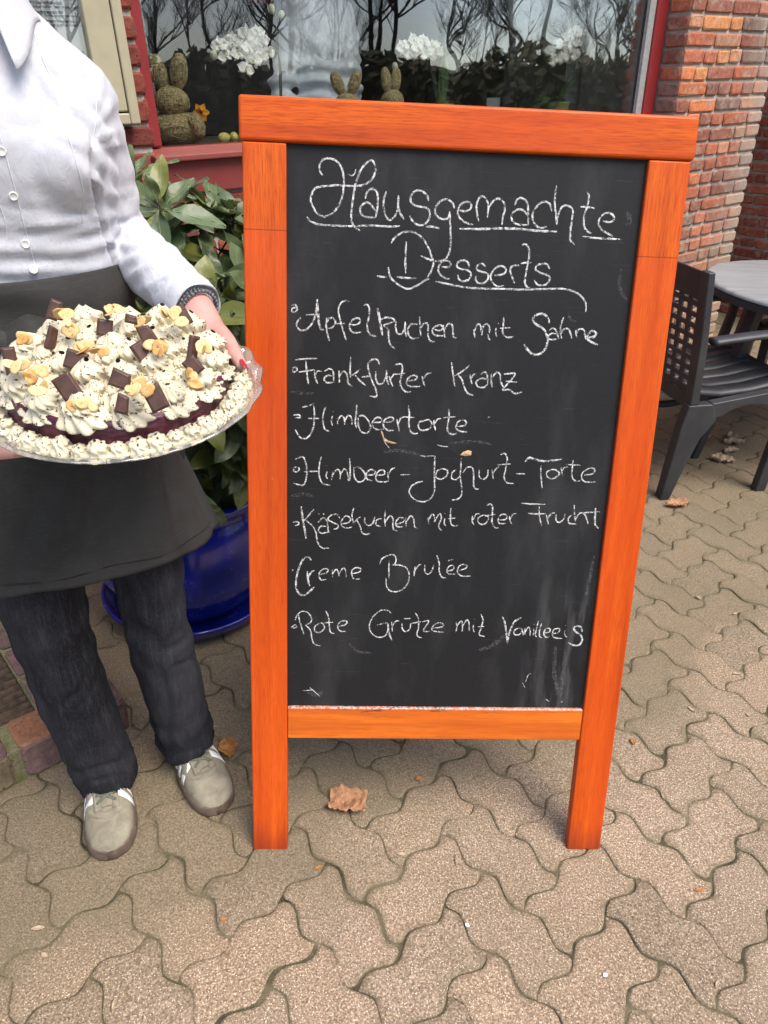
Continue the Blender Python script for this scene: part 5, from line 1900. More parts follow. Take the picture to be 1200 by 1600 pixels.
# stations along the shoe: distance from toe, half width, top height
ST = [(.0, .006, .030), (.006, .022, .036), (.020, .036, .044), (.045, .0455, .052), (.075, .049, .058), (.105, .0485, .070), (.135, .0445, .086), (.165, .040, .098), (.20, .038, .100), (.235, .037, .098), (.262, .031, .090), (.276, .018, .080)]
def shoe(toe, d, label_seed):
    d = Vector(d).normalized()
    s = Vector((-d.y, d.x, 0))          # left of the walking direction
    back = -d
    def P(x, l, z):
        bend = .010 * sin(min(1, x / .27) * pi)
        return Vector(toe) + back * x + s * (l + bend * .3) + Vector((0, 0, z))
    K = 40
    stt = [(i / K * .276) for i in range(K + 1)]
    hw = lambda x: interp([(q[0], q[1]) for q in ST], x)
    ht = lambda x: interp([(q[0], q[2]) for q in ST], x)
    # sole
    mb = MB()
    rs = []
    for x in stt:
        w = hw(x) + .0035
        rs.append([P(x, -w, .0015), P(x, -w - .001, .006), P(x, -w, .026), P(x, -w + .004, .029), P(x, w - .004, .029), P(x, w, .026), P(x, w + .001, .006), P(x, w, .0015)])
    mb.rings(rs)
    sole = pm(mb, 'shoe_sole', M_GUM)
    # upper
    mb = MB()
    rs = []
    for x in stt:
        w, h = hw(x), ht(x)
        ring = []
        for k in range(21):
            a = pi * k / 20
            e = .72
            cx, sx = cos(a), sin(a)
            ring.append(P(x, w * math.copysign(abs(cx) ** e, cx), .024 + (h - .024) * sx ** .8 + .0012 * noise.noise(Vector((x * 60, a * 3, label_seed)))))
        rs.append(ring)
    mb.rings(rs, False, False)
    mb.add([p for p in rs[0]], [tuple(range(21))])
    mb.add([p for p in rs[-1]], [tuple(range(21))[::-1]])
    up = pm(mb, 'shoe_upper', M_SUEDE)
    top = lambda x, l: P(x, l, .024 + (ht(x) - .024) * max(0, 1 - (abs(l) / hw(x)) ** 2.6) ** .5)
    def child(m, nm, mat, smooth_=True):
        o = m.build(nm, mat, None, smooth_)
        o.parent = up
        return o
    # toe overlay seam, eyestays
    for xa, xb, la in ((.060, .060, .043), (.074, .074, .044)):
        m = MB()
        m.tube([top(xa + .030 * (l / la) ** 2, l) + Vector((0, 0, .0007)) for l in [la * (k / 10 - 1) for k in range(21)]], .0011, 6)
        child(m, 'overlay_seam', M_SUEDE)
    for sg in (-1, 1):
        m = MB()
        m.grid(lambda u, v: top(lerp(.078, .172, v), sg * lerp(.010 + .003 * v, .025, u)) + Vector((0, 0, .0022)), 4, 14)
        o = child(m, 'eyestay', M_SUEDE)
        o.modifiers.new('t', 'SOLIDIFY').thickness = .0018
        for i in range(3):
            x0 = .090 + i * .024
            m = MB()
            def stripe(u, v, x0=x0, sg=sg):
                l = sg * lerp(.022, hw(x0) * .995, v)
                x = x0 + u * .0150 + (1 - v) * .010
                return top(x, l) + s * (sg * .0016) + Vector((0, 0, .0010))
            m.grid(stripe, 3, 10)
            o = child(m, 'stripe', M_STRIPE)
            o.modifiers.new('t', 'SOLIDIFY').thickness = .0015
    m = MB()
    m.grid(lambda u, v: top(lerp(.082, .19, v), lerp(-.013, .013, u)) + Vector((0, 0, .0030 + .002 * sin(pi * u))), 6, 12)
    o = child(m, 'tongue', M_SUEDE)
    o.modifiers.new('t', 'SOLIDIFY').thickness = .003
    for i in range(4):
        x = .092 + i * .020
        for sg in (-1, 1):
            m = MB()
            m.tube(catmull([top(x, sg * .019) + Vector((0, 0, .004)), top(x + .008, 0) + Vector((0, 0, .0078)), top(x + .016, -sg * .019) + Vector((0, 0, .004))], 5), .0031, 6, True, None, .55)
            child(m, 'lace', M_LACE)
shoe((-.512, .872, 0), (.40, -.92, 0), 1)
shoe((-.318, .990, 0), (.60, -.80, 0), 7)

# ------------------------------------------------------------------ somebody inside, seen through the glass
def inside_person():
    M = BM @ Matrix.Translation((1.13, .84, -1.0)) @ Matrix.Rotation(radians(25), 4, 'Z')
    r = empty('person', M)
    tag(r, 'person in a pale blue shirt standing inside behind the shop window', 'person')
    mb = MB()
    V_ = Vector
    chain(mb, [(V_((0, 0, .95)), .12), (V_((0, 0, 1.15)), .11), (V_((0, 0, 1.36)), .11)])
    capsule(mb, V_((-.13, 0, 1.44)), V_((.13, 0, 1.44)), .05, .05)
    chain(mb, [(V_((0, 0, 1.45)), .06), (V_((0, -.01, 1.56)), .052)])
    mb.ball((0, -.015, 1.68), (.078, .098, .118), 20, 14)
    capsule(mb, V_((0, -.105, 1.68)), V_((0, -.118, 1.655)), .008, .012)
    for s in (-1, 1):
        mb.ball((s * .078, 0, 1.67), (.010, .02, .03), 12, 8)
        el = V_((s * .27, .05, 1.15))
        wr = V_((s * .27, -.03, .90))
        chain(mb, [(V_((s * .19, 0, 1.43)), .045), (el, .036), (wr, .026)])
        for k in range(4):
            b = wr + V_((s * (k - 1.5) * .016, -.07, -.02))
            chain(mb, [(wr, .018), (b, .010), (b + V_((0, -.035, -.016)), .0085), (b + V_((0, -.05, -.035)), .0075)], 8)
        chain(mb, [(wr, .018), (wr + V_((-s * .035, -.045, .0)), .0115), (wr + V_((-s * .042, -.075, -.006)), .009)], 8)
        chain(mb, [(V_((s * .09, 0, .92)), .08), (V_((s * .10, -.01, .50)), .055), (V_((s * .10, .01, .07)), .04), (V_((s * .10, -.14, .035)), .03)])
    o = mb.build('body', M_SKIN, None)
    remesh(o, .006, 3)
    o.parent = r
    m = MB()
    prof = [(.86, .20, .145), (.93, .215, .155), (1.02, .205, .148), (1.15, .20, .145), (1.30, .205, .145), (1.40, .19, .13), (1.46, .12, .10), (1.50, .07, .075)]
    rs = [[V_((a * math.copysign(abs(cos(t)) ** .85, cos(t)), b * math.copysign(abs(sin(t)) ** .85, sin(t)), z)) for t in [2 * pi * k / 40 for k in range(40)]] for z, a, b in prof]
    m.rings(rs)
    for s in (-1, 1):
        chain(m, [(V_((s * .17, 0, 1.43)), .068), (V_((s * .27, .05, 1.15)), .060), (V_((s * .27, -.02, .94)), .048)])
    so = m.build('shirt', None, None)
    so.data.materials.append(simple('pale_blue_cotton', (.70, .76, .80), .8, .06, 30, .2))
    remesh(so, .009, 4)
    displace(so, lambda p, n: .012 * (ridged(Vector((p.x * 6, p.y * 6, p.z * 9))) - .5) + .012 * math.exp(-((p.z - 1.15) / .1) ** 2) * sin(p.z * 95 + p.x * 10 + 3 * noise.noise(p * 6)))
    so.parent = r
    m = MB()
    for s in (-1, 1):
        chain(m, [(V_((s * .09, 0, .90)), .105), (V_((s * .10, -.01, .50)), .08), (V_((s * .10, .01, .05)), .07)])
    capsule(m, V_((-.08, 0, .93)), V_((.08, 0, .93)), .115, .115)
    tr_ = m.build('trousers', simple('dark_trousers', (.03, .03, .035), .85), None)
    remesh(tr_, .012, 3)
    tr_.parent = r
    m = MB()
    m.ball((0, .012, 1.715), (.084, .104, .108), 22, 14)
    h = m.build('hair', M_HAIR, None)
    bm = bmesh.new()
    bm.from_mesh(h.data)
    bmesh.ops.delete(bm, geom=[v for v in bm.verts if v.co.y < -.03 and v.co.z < 1.74], context='VERTS')
    bm.to_mesh(h.data)
    bm.free()
    h.parent = r
    for s in (-1, 1):
        m = MB()
        m.ball((s * .03, -.088, 1.695), .011, 10, 8)
        m.build('eye', M_EYE, r)
inside_person()
# ------------------------------------------------------------------ glass plate and cake
PLC = Vector((-.323, .815, 1.040))
TILT = Matrix.Translation(PLC) @ Matrix.Rotation(radians(8.5), 4, 'X') @ Matrix.Rotation(radians(1.0), 4, 'Y')
TI = TILT.inverted()
def m_plate():
    t = NT('pressed_glass')
    fr = t.n('ShaderNodeLayerWeight', {0: .45}).outputs[1]
    c = t.obj()
    n = t.noise(c, 60, 3, .5)
    nb = t.bump(n, .25, .002)
    gl = t.n('ShaderNodeBsdfGlossy', {0: (.95, .96, .94, 1), 1: .06, 'Normal': nb}).outputs[0]
    tr = t.n('ShaderNodeBsdfTransparent', {0: (.93, .94, .92, 1)}).outputs[0]
    df = t.n('ShaderNodeBsdfDiffuse', {0: (.55, .55, .50, 1)}).outputs[0]
    a = t.n('ShaderNodeMixShader', {0: .16, 1: tr, 2: df}).outputs[0]
    f = t.math('ADD', t.math('MULTIPLY', fr, .55), .08, True)
    return t.surf(t.n('ShaderNodeMixShader', {0: f, 1: a, 2: gl}).outputs[0])
plate = empty('glass_plate', TILT)
tag(plate, 'round pressed glass cake plate carried on both hands', 'plate')
prof = [(.0, -.004), (.10, -.004), (.128, -.001), (.148, .006), (.160, .0125), (.1655, .0150), (.168, .0170), (.1665, .0185), (.160, .0172), (.146, .0105), (.126, .004), (.10, .001), (.0, .001)]
mb = MB()
n = 120
rs = []
for r, z in prof:
    ring = []
    for k in range(n):
        a = 2 * pi * k / n
        w = smooth((r - .13) / .035)
        ring.append(Vector((r * cos(a) * (1 + .012 * w * cos(a * 20)), r * sin(a) * (1 + .012 * w * cos(a * 20)), z + .0016 * w * cos(a * 20))))
    rs.append(ring)
mb.rings(rs, True)
mb.build('dish', m_plate(), plate)
mb = MB()
mb.lathe([(.060, -.0042), (.064, -.014), (.067, -.014), (.066, -.0042)], 60)
mb.build('foot_ring', bpy.data.materials['pressed_glass'], plate)

def m_cream():
    t = NT('stracciatella_cream')
    c = t.obj()
    n = t.noise(c, 60, 4, .6)
    base = t.ramp(n, [(.3, (.58, .515, .36)), (.7, (.67, .61, .455))])
    fl = None
    for sc, rot in (((1, .22, .5), (.3, .2, .5)), ((.22, 1, .5), (.6, .9, .1)), ((.6, .6, .2), (1.1, .4, .8))):
        v = t.vor(t.obj(sc, rot), 300)
        m = t.ramp(v, [(.15, 1.0), (.225, 0.0)])
        fl = m if fl is None else t.math('MAXIMUM', fl, m)
    msk = t.ramp(t.noise(c, 120, 2), [(.40, 0.0), (.5, 1.0)])
    base = t.mix(t.math('MULTIPLY', fl, msk), base, (.045, .028, .018))
    b = t.bsdf(base, .5, .4, t.bump(n, .2, .002))
    b.inputs['Subsurface Weight'].default_value = .12
    b.inputs['Subsurface Radius'].default_value = (.006, .005, .003)
    return t.m
M_CREAM2 = m_cream()
def m_jelly():
    t = NT('cherry_jelly')
    c = t.obj()
    n = t.noise(t.obj((1, 1, 3.0)), 42, 5, .65, 1.2)
    base = t.ramp(n, [(.3, (.030, .004, .012)), (.55, (.085, .012, .028)), (.75, (.20, .05, .08))])
    t.bsdf(base, .28, .5, t.bump(n, .5, .004))
    return t.m
cake = empty('cream_cake', TILT @ Matrix.Translation((0, 0, .001)))
tag(cake, 'round cherry cream cake with piped rosettes, chocolate pieces and almond flakes', 'cake')
CR = .128
mb = MB()
rs = []
for r, z in ((.0, .0), (CR * .99, .0), (CR, .004), (CR * 1.0, .020), (CR * .995, .033), (CR * .97, .038), (.0, .039)):
    rs.append([Vector((r * cos(2 * pi * k / 90) * (1 + .012 * noise.noise(Vector((cos(k * .07) * 3, sin(k * .07) * 3, z * 60)))), r * sin(2 * pi * k / 90) * (1 + .012 * noise.noise(Vector((cos(k * .07) * 3, sin(k * .07) * 3, z * 60)))), z)) for k in range(90)])
mb.rings(rs)
mb.build('fruit_layer', m_jelly(), cake)
mb = MB()
mb.grid(lambda u, v: Vector((cos(2 * pi * u) * v * CR * .95, sin(2 * pi * u) * v * CR * .95, .043 - .004 * v ** 4 + .003 * noise.noise(Vector((cos(2 * pi * u) * v * 9, sin(2 * pi * u) * v * 9, 4))))), 70, 26, None, True)
mb.build('cream_layer', M_CREAM2, cake)
def rosette_mesh(seed, R=1.0, H=1.0, ridges=8):
    rd = random.Random(seed)
    mb = MB()
    N, K = 64, 26
    rs = []
    sk = Vector((rd.uniform(-.12, .12), rd.uniform(-.12, .12), 0))
    for i in range(K + 1):
        t = i / K
        # two stacked turns that draw up to a tip
        prof = (1.0 - .42 * smooth(t / .55)) if t < .62 else lerp(.60, .10, ((t - .62) / .38) ** 1.25)
        prof *= 1 + .09 * sin(t * pi * 4.2 + rd.random() * .1)
        if t < .1:
            prof *= .86 + 1.4 * t
        ring = []
        for k in range(N):
            a = 2 * pi * k / N
            rg = cos(ridges * (a + t * 1.75) + seed)
            rg = (abs(rg) ** .6) * (1 if rg > 0 else -1)
            sp = .07 * sin(a + t * 11)
            rr = R * prof * (1 + .105 * rg * (1 - .3 * t) + sp + .07 * noise.noise(Vector((cos(a) * 2 + seed, sin(a) * 2, t * 5))))
            ring.append(Vector((rr * cos(a), rr * sin(a), H * (t + .03 * rg * (1 - t) + .04 * sin(a + t * 9)))) + sk * (t * t * R))
        rs.append(ring)
    mb.rings(rs, False)
    return mb
rd = random.Random(33)
def rset(parent, count, meshes, spots, name, s0):
    for i, (x, y, z, s, tl) in enumerate(spots):
        if i < len(meshes):
            o = meshes[i]
        else:
            o = meshes[i % len(meshes)].copy()
            COL.objects.link(o)
            o.parent = parent
        q = Matrix.Translation((x, y, z)) @ (Matrix.Rotation(tl, 4, Vector((-y, x, 0))) if abs(tl) > 0 else Matrix.Identity(4)) @ Matrix.Rotation(rd.uniform(0, 6.28), 4, 'Z') @ Matrix.Diagonal((s * rd.uniform(.92, 1.1), s * rd.uniform(.92, 1.1), s * rd.uniform(.8, 1.1), 1))
        o.matrix_local = q
big = [rosette_mesh(k, .0265, .031, 11).build('cream_rosette', M_CREAM2, cake) for k in range(5)]
spots = []
for k in range(15):
    a = 2 * pi * k / 15 + .1
    spots.append((.107 * cos(a), .107 * sin(a), .0345, 1.06, .22))
for k in range(9):
    a = 2 * pi * k / 9 + .3
    spots.append((.056 * cos(a), .056 * sin(a), .041, 1.0, 0))
for k in range(3):
    a = 2 * pi * k / 3
    spots.append((.018 * cos(a), .018 * sin(a), .041, .95, 0))
for k in range(13):
    a = 2 * pi * k / 13 + .4
    spots.append((.081 * cos(a), .081 * sin(a), .042, .66, 0))
rset(cake, 0, big, spots, 'cream_rosette', 1)
small = [rosette_mesh(20 + k, .0125, .017, 7).build('border_rosette', M_CREAM2, cake) for k in range(4)]
sp2 = []
for k in range(44):
    a = 2 * pi * k / 44
    sp2.append((.1395 * cos(a), .1395 * sin(a), .0085, rd.uniform(.85, 1.2), rd.uniform(0, .25)))
rset(cake, 0, small, sp2, 'border_rosette', 1)

def m_choc():
    t = NT('chocolate')
    c = t.obj()
    n = t.noise(c, 90, 3, .6)
    base = t.ramp(n, [(.3, (.050, .020, .012)), (.7, (.095, .044, .028))])
    t.bsdf(base, .38, .5, t.bump(n, .15, .001))
    return t.m
M_CHOC = m_choc()
def top_pt(x, y, z):
    p0, d = TI @ CAM, TI.to_3x3() @ ray(x, y)
    return p0 + d * ((z - p0.z) / d.z)
vc = (TI.to_3x3() @ -ray(190, 560)).normalized()
vx = (TI.to_3x3() @ RT).normalized()
CH = [(164, 512, 26, 24, 12, .2), (229, 521, 27, 27, -20, .1), (221, 551, 24, 31, -28, .6), (119, 563, 34, 26, 22, -.1), (191, 593, 34, 24, 24, .25), (104, 604, 30, 32, -28, .05), (242, 621, 28, 33, -22, .05), (193, 631, 20, 25, 18, .3), (303, 543, 11, 34, 12, 1.2), (301, 572, 24, 25, -38, .2), (83, 527, 11, 33, 20, 1.0), (17, 565, 20, 40, -4, .7), (85, 484, 19, 29, 24, .3), (206, 499, 22, 13, 14, .2), (286, 492, 18, 30, -26, .4)]
for i, (x, y, w, h, rot, yaw) in enumerate(CH):
    dep = .86
    W, Hh = w / F_PX * dep * .90, h / F_PX * dep * .96
    back = (y < 500)
    c = top_pt(x, y, .071 if not back else .083)
    up = (vx.cross(-vc)).normalized()
    up = -up if up.z < 0 else up
    face = (vc + vx * .0).normalized()
    ax_ = Matrix.Rotation(radians(-rot), 3, face)
    X, Z = ax_ @ vx, ax_ @ up
    if yaw:
        R2 = Matrix.Rotation(yaw * .6, 3, Z)
        X, face = R2 @ X, R2 @ face
    # squares broken from a bar: a plate with a raised rim bevel
    M = Matrix.Translation(c) @ Matrix((X, -face, Z)).transposed().to_4x4()
    W = max(W, .013)
    mb = MB()
    T = .0058
    def ringr(e, yv):
        return [Vector((-W / 2 + e, yv, -Hh * .62 + e)), Vector((W / 2 - e, yv, -Hh * .62 + e)), Vector((W / 2 - e, yv, Hh * .5 - e)), Vector((-W / 2 + e, yv, Hh * .5 - e))]
    if i % 3 == 2:
        cut_ = ringr(0, 0)
    rr_ = [ringr(.0, T * .5), ringr(0, -T * .1), ringr(.0025, -T * .5), ringr(.0038, -T * .46)]
    if i % 3 == 1:
        for r_ in rr_:
            r_[2] = r_[2] - Vector((W * .18, 0, Hh * .12))
    mb.rings(rr_)
    o = mb.build('chocolate_piece', M_CHOC, cake, smooth=False, M=None)
    o.matrix_local = M
    bevel(o, .0007, 2, 30)
def m_almond():
    t = NT('toasted_almond')
    tint = t.sep(t.attr())[0]
    n = t.noise(t.obj(), 160, 3, .6)
    base = t.mix(tint, (.66, .52, .25), (.50, .24, .05))
    base = t.mix(t.ramp(n, [(.4, 0.0), (.7, .4)]), base, (.66, .56, .34))
    b = t.bsdf(base, .5, .4, t.bump(n, .2, .001))
    return t.m
M_ALM = m_almond()
rd = random.Random(8)
for (x, y, cnt, br) in ((103, 494, 5, .5), (184, 484, 5, .35), (268, 494, 6, .3), (128, 546, 5, .6), (150, 556, 3, .8), (246, 546, 5, .55), (212, 606, 6, .4), (128, 636, 6, .4), (302, 597, 4, .9), (314, 606, 2, 1.0), (58, 590, 4, .8), (34, 574, 4, .25), (324, 545, 4, .5), (108, 516, 3, .7), (30, 532, 2, .7), (222, 505, 2, .4), (70, 606, 2, .3), (380, 598, 1, .8)):
    for k in range(cnt):
        xx, yy = x + rd.gauss(0, 8), y + rd.gauss(0, 4)
        c = top_pt(xx, yy, .079 if y > 500 else .088) if x < 370 else top_pt(x, y, .018)
        r = rd.uniform(.0048, .0080) if x < 370 else .004
        nrm = (vc * rd.uniform(.3, 1.2) + Vector((rd.gauss(0, .6), rd.gauss(0, .6), rd.uniform(0, .8)))).normalized()
        t_ = nrm.orthogonal().normalized()
        w_2 = nrm.cross(t_)
        a0 = rd.uniform(0, 6.28)
        t_, w_2 = t_ * cos(a0) + w_2 * sin(a0), w_2 * cos(a0) - t_ * sin(a0)
        cv = rd.uniform(-.08, .08)
        mb = MB()
        tint = max(0, min(1, br + rd.gauss(0, .25)))
        def fl(u, v):
            a = 2 * pi * u
            e = r * (v + .001) * (1 + .03 * cos(a * 2 + a0) + .06 * cos(a * 3 + a0 * 2) + .05 * cos(a * 7 + a0 * 3))
            lx, ly = e * cos(a) * 1.25, e * sin(a) * .85
            return c + t_ * lx + w_2 * ly + nrm * (cv * (lx * lx / r))
        mb.grid(fl, 14, 3, (tint, tint, tint), True)
        o = mb.build('almond_flake', M_ALM, cake)
        o.modifiers.new('t', 'SOLIDIFY').thickness = .0006
# ------------------------------------------------------------------ blue pot, saucer and shrub
PC = Vector((-.568, 1.735, 0))
def m_glaze():
    t = NT('cobalt_glaze')
    c = t.obj()
    n = t.noise(c, 7, 4, .6)
    f = t.noise(c, 60, 4, .65)
    base = t.ramp(n, [(.3, (.004, .008, .11)), (.7, (.008, .020, .30))])
    dust = t.ramp(t.math('ADD', f, t.math('MULTIPLY', t.math('SUBTRACT', n, .5), .8)), [(.58, 0.0), (.8, .35)])
    base = t.mix(dust, base, (.20, .18, .20))
    spk = t.ramp(t.vor(c, 34), [(.02, 1.0), (.035, 0.0)])
    base = t.mix(t.math('MULTIPLY', spk, .7), base, (.35, .35, .4))
    b = t.bsdf(base, .22, .5, t.bump(f, .08, .002))
    b.inputs['Coat Weight'].default_value = .5
    b.inputs['Coat Roughness'].default_value = .08
    return t.m
M_GLAZE = m_glaze()
def m_soil():
    t = NT('potting_soil')
    n = t.noise(t.obj(), 70, 5, .7)
    t.bsdf(t.ramp(n, [(.3, (.008, .006, .005)), (.7, (.035, .026, .018))]), .95, .2, t.bump(n, 1.0, .012))
    return t.m
saucer = MB()
saucer.lathe([(.0, .004), (.17, .004), (.205, .006), (.236, .020), (.252, .052), (.256, .062), (.250, .066), (.243, .060), (.228, .030), (.20, .018), (.0, .016)], 56, Matrix.Translation(PC))
o = saucer.build('saucer', M_GLAZE)
tag(o, 'round blue glazed saucer under the big plant pot', 'saucer')
pot = empty('plant_pot', loc=PC + Vector((0, 0, .017)))
tag(pot, 'big round cobalt blue glazed pot holding the shrub', 'plant pot')
mb = MB()
mb.lathe([(.0, .0), (.150, .0), (.162, .006), (.215, .07), (.252, .15), (.268, .23), (.262, .30), (.244, .352), (.234, .366), (.240, .374), (.256, .380), (.262, .392), (.258, .403), (.244, .408), (.230, .400), (.222, .380), (.228, .35), (.225, .335)], 72)
mb.build('body', M_GLAZE, pot)
mb = MB()
mb.grid(lambda u, v: Vector((cos(2 * pi * u) * v * .226, sin(2 * pi * u) * v * .226, .338 + .010 * noise.noise(Vector((cos(2 * pi * u) * v * 6, sin(2 * pi * u) * v * 6, 1))))), 40, 12, None, True)
mb.build('soil', m_soil(), pot)

def m_shrub():
    t = NT('laurel_leaf')
    c = t.obj()
    tint = t.attr()
    n = t.noise(c, 30, 4, .6)
    f = t.noise(c, 210, 3, .6)
    s = t.sep(tint)
    base = t.mix(s[0], (.040, .075, .030), (.115, .165, .075))
    base = t.mix(t.math('MULTIPLY', s[1], .8), base, (.19, .20, .03))
    base = t.mix(t.ramp(n, [(.4, 0.0), (.7, .35)]), base, (.14, .17, .10))
    base = t.mix(t.math('MULTIPLY', s[2], .75), base, (.26, .30, .15))
    geo = t.n('ShaderNodeNewGeometry').outputs['Backfacing']
    back = t.mix(.6, base, (.20, .24, .15))
    base = t.mix(geo, base, back)
    b = t.bsdf(base, .40, .5, t.bump(t.math('ADD', n, f), .2, .002))
    tl = t.n('ShaderNodeBsdfTranslucent', {0: t.mix(.5, base, (.14, .2, .02))}).outputs[0]
    return t.surf(t.n('ShaderNodeMixShader', {0: .15, 1: b.outputs[0], 2: tl}).outputs[0])
def leaf(mb, p, d, nrm, L, w, curl, tint, fold=.25, nu=4, nv=7):
    d = d.normalized()
    s = d.cross(nrm)
    if s.length < .05:
        s = d.orthogonal()
    s.normalize()
    n = s.cross(d)
    def fn(u, v):
        q = (u - .5) * 2
        vq = v ** 1.22
        prof = (sin(pi * min(1, vq * .93 + .04)) ** .8) * (1.0 - .25 * v + .15 * sin(pi * v)) if 0 < v < 1 else .06
        return p + d * (L * v) + s * (q * w * .5 * prof) + n * (abs(q) * w * fold * prof - curl * L * v * v + .004 * sin(v * 9 + q * 2))
    mb.grid(fn, nu, nv, tint)
    mb.tube([fn(.5, k / 5) + n * .0004 for k in range(6)], [.0011 - .00015 * k for k in range(6)], 4, False, (tint[0], tint[1], 1.0))
shrub = empty('laurel_shrub', loc=PC + Vector((0, 0, .355)))
tag(shrub, 'leafy evergreen laurel shrub growing in the blue pot', 'shrub')
rd = random.Random(17)
fol, stm = MB(), MB()
tips = []
for k in range(17):
    a = k * 2.4 + rd.uniform(-.3, .3)
    r0 = rd.uniform(.01, .07)
    top = Vector((cos(a), sin(a), 0)) * rd.uniform(.06, .24) + Vector((.07, -.03, rd.uniform(.42, .80)))
    p0 = Vector((cos(a) * r0, sin(a) * r0, -.02))
    pts = catmull([p0, p0.lerp(top, .4) + Vector((rd.uniform(-.03, .03), rd.uniform(-.03, .03), .03)), top], 5)
    stm.tube(pts, [lerp(.0075, .003, i / (len(pts) - 1)) for i in range(len(pts))], 6)
    tips.append((top, (pts[-1] - pts[-2]).normalized()))
    for j in range(rd.randint(5, 7)):
        i = rd.randint(3, len(pts) - 2)
        dd = (Vector((cos(a + rd.gauss(0, 1.0)), sin(a + rd.gauss(0, 1.0)), rd.uniform(-.1, .9)))).normalized()
        e = pts[i] + dd * rd.uniform(.10, .20)
        stm.tube(catmull([pts[i], pts[i].lerp(e, .5) + Vector((0, 0, .012)), e], 4), [.0032 - .0002 * q for q in range(9)], 5)
        tips.append((e, dd))
for k in range(95):
    while True:
        q = Vector((rd.uniform(-1, 1), rd.uniform(-1, 1), rd.uniform(-1, 1)))
        if .45 < q.length < 1 and q.y < .65:
            break
    e = Vector((.055 + q.x * .25, -.03 + q.y * .25, .45 + q.z * .42))
    i, w = 0, 1e9
    for tp, dd in tips[:60]:
        if (tp - e).length < w and tp.z < e.z + .1:
            w, i = (tp - e).length, tp
    b0 = Vector((e.x * .35, e.y * .35, max(.05, e.z - .22)))
    stm.tube(catmull([b0, b0.lerp(e, .5) + Vector((0, 0, .02)), e], 4), [.0034 - .0002 * j for j in range(9)], 5)
    tips.append((e, (Vector((q.x, q.y - .3, .35 + .3 * q.z))).normalized()))
for tp, d in tips:
    n = rd.randint(6, 9)
    ph = rd.uniform(0, 6.28)
    yel = rd.random() < .12
    for k in range(n):
        a = ph + k * 2.39996
        side = (d.orthogonal().normalized())
        side = Matrix.Rotation(a, 3, d) @ side
        el = rd.uniform(-.15, .75) if k < n - 2 else rd.uniform(.8, 1.8)
        dd = (side + d * el + Vector((0, 0, -.12))).normalized()
        L = rd.uniform(.085, .132) * (.7 if el > .8 else 1)
        p = tp - d * rd.uniform(0, .035)
        stm.tube([p, p + dd * .014], .0012, 4, False)
        leaf(fol, p + dd * .012, dd, (d * .8 + Vector((0, -.15, .6))), L, L * rd.uniform(.38, .50), rd.uniform(.02, .2), (rd.random(), 1.0 if (yel and rd.random() < .6) or rd.random() < .04 else rd.uniform(0, .25), 0), rd.uniform(.08, .22))
    stm.tube([tp - d * .01, tp + d * .012], [.003, .0012], 5)
fo = fol.build('foliage', m_shrub(), shrub)
M_TWIG = simple('twig', (.085, .055, .035), .8, .3, 60, .3)
stm.build('stem', M_TWIG, shrub)

# ------------------------------------------------------------------ brick light well with its grating
D1, D2 = Vector((.733, .680, 0)), Vector((-.680, .733, 0))
WM = Matrix.Translation((-.585, 1.213, 0)) @ Matrix((D1, D2, Vector((0, 0, 1)))).transposed().to_4x4()
well = empty('light_well', WM)
tag(well, 'low brick kerb round a cellar light well with a rusty grating', 'light well')
rnd = random.Random(4)
mb = MB()
topf = lambda u, z, d: Vector((u, z, .094 + d))
PAL_W = [((.16, .10, .095), 3), ((.20, .085, .05), 2), ((.24, .11, .06), 2), ((.13, .095, .085), 3), ((.17, .135, .085), 2)]
def wbrick(u0, u1, v0, v1):
    col = pick(rnd, PAL_W)
    brick(mb, topf, u0, u1, v0, v1, rnd, col, .008, .007)
u = 0
ks = [.215, .105, .20, .105, .21, .105, .2]
x = 0.0
for i in range(7):
    w = .110
    wbrick(x - w, x - .004, .004, .098)
    # upright face
    brick(mb, lambda uu, zz, d: Vector((uu, .008 - d, zz)), x - w, x - .004, .006, .098, rnd, pick(rnd, PAL_W), .008, .006)
    x -= w + .020
y = .116
for i in range(7):
    wbrick(-.170, -.004, y, y + .105)
    brick(mb, lambda uu, zz, d: Vector((-.008 + d, uu, zz)), y, y + .105, .006, .098, rnd, pick(rnd, PAL_W), .008, .006)
    y += .118
def m_moss_mortar():
    t = NT('mossy_mortar')
    c = t.obj()
    n = t.noise(c, 18, 5, .65)
    f = t.noise(c, 200, 3, .7)
    base = t.mix(t.ramp(n, [(.42, 0.0), (.62, 1.0)]), (.24, .22, .13), (.15, .16, .05))
    base = t.mix(t.ramp(f, [(.35, .5), (.55, 0.0)]), base, (.09, .08, .05))
    t.bsdf(base, .95, .2, t.bump(t.math('ADD', n, f), .9, .006))
    return t.m
mb.build('kerb_bricks', M_BRICK, well, smooth=False)
part_box('kerb_mortar', m_moss_mortar(), well, (-.95, -.008, .0085, .1005, -.02, .0935), (-.174, -.0082, .1006, .92, -.02, .0937))
rust = simple('rusty_iron', (.10, .062, .035), .75, .35, 60, .5)
mb = MB()
for i in range(19):
    yy = .112 + i * .024
    Mx = Matrix.Translation((-.56, yy, .078)) @ Matrix.Rotation(-.55, 4, 'X')
    mb.box(-.38, .384, -.0025, .0025, -.014, .014, Mx)
mb.box(-.20, -.19, .104, .575, .060, .068)
mb.box(-.72, -.71, .104, .575, .060, .068)
mb.build('grating', rust, well, smooth=False)
part_box('shaft', simple('shaft_dark', (.012, .010, .009), .9), well, (-.94, -.176, .102, .9, -.019, .02))

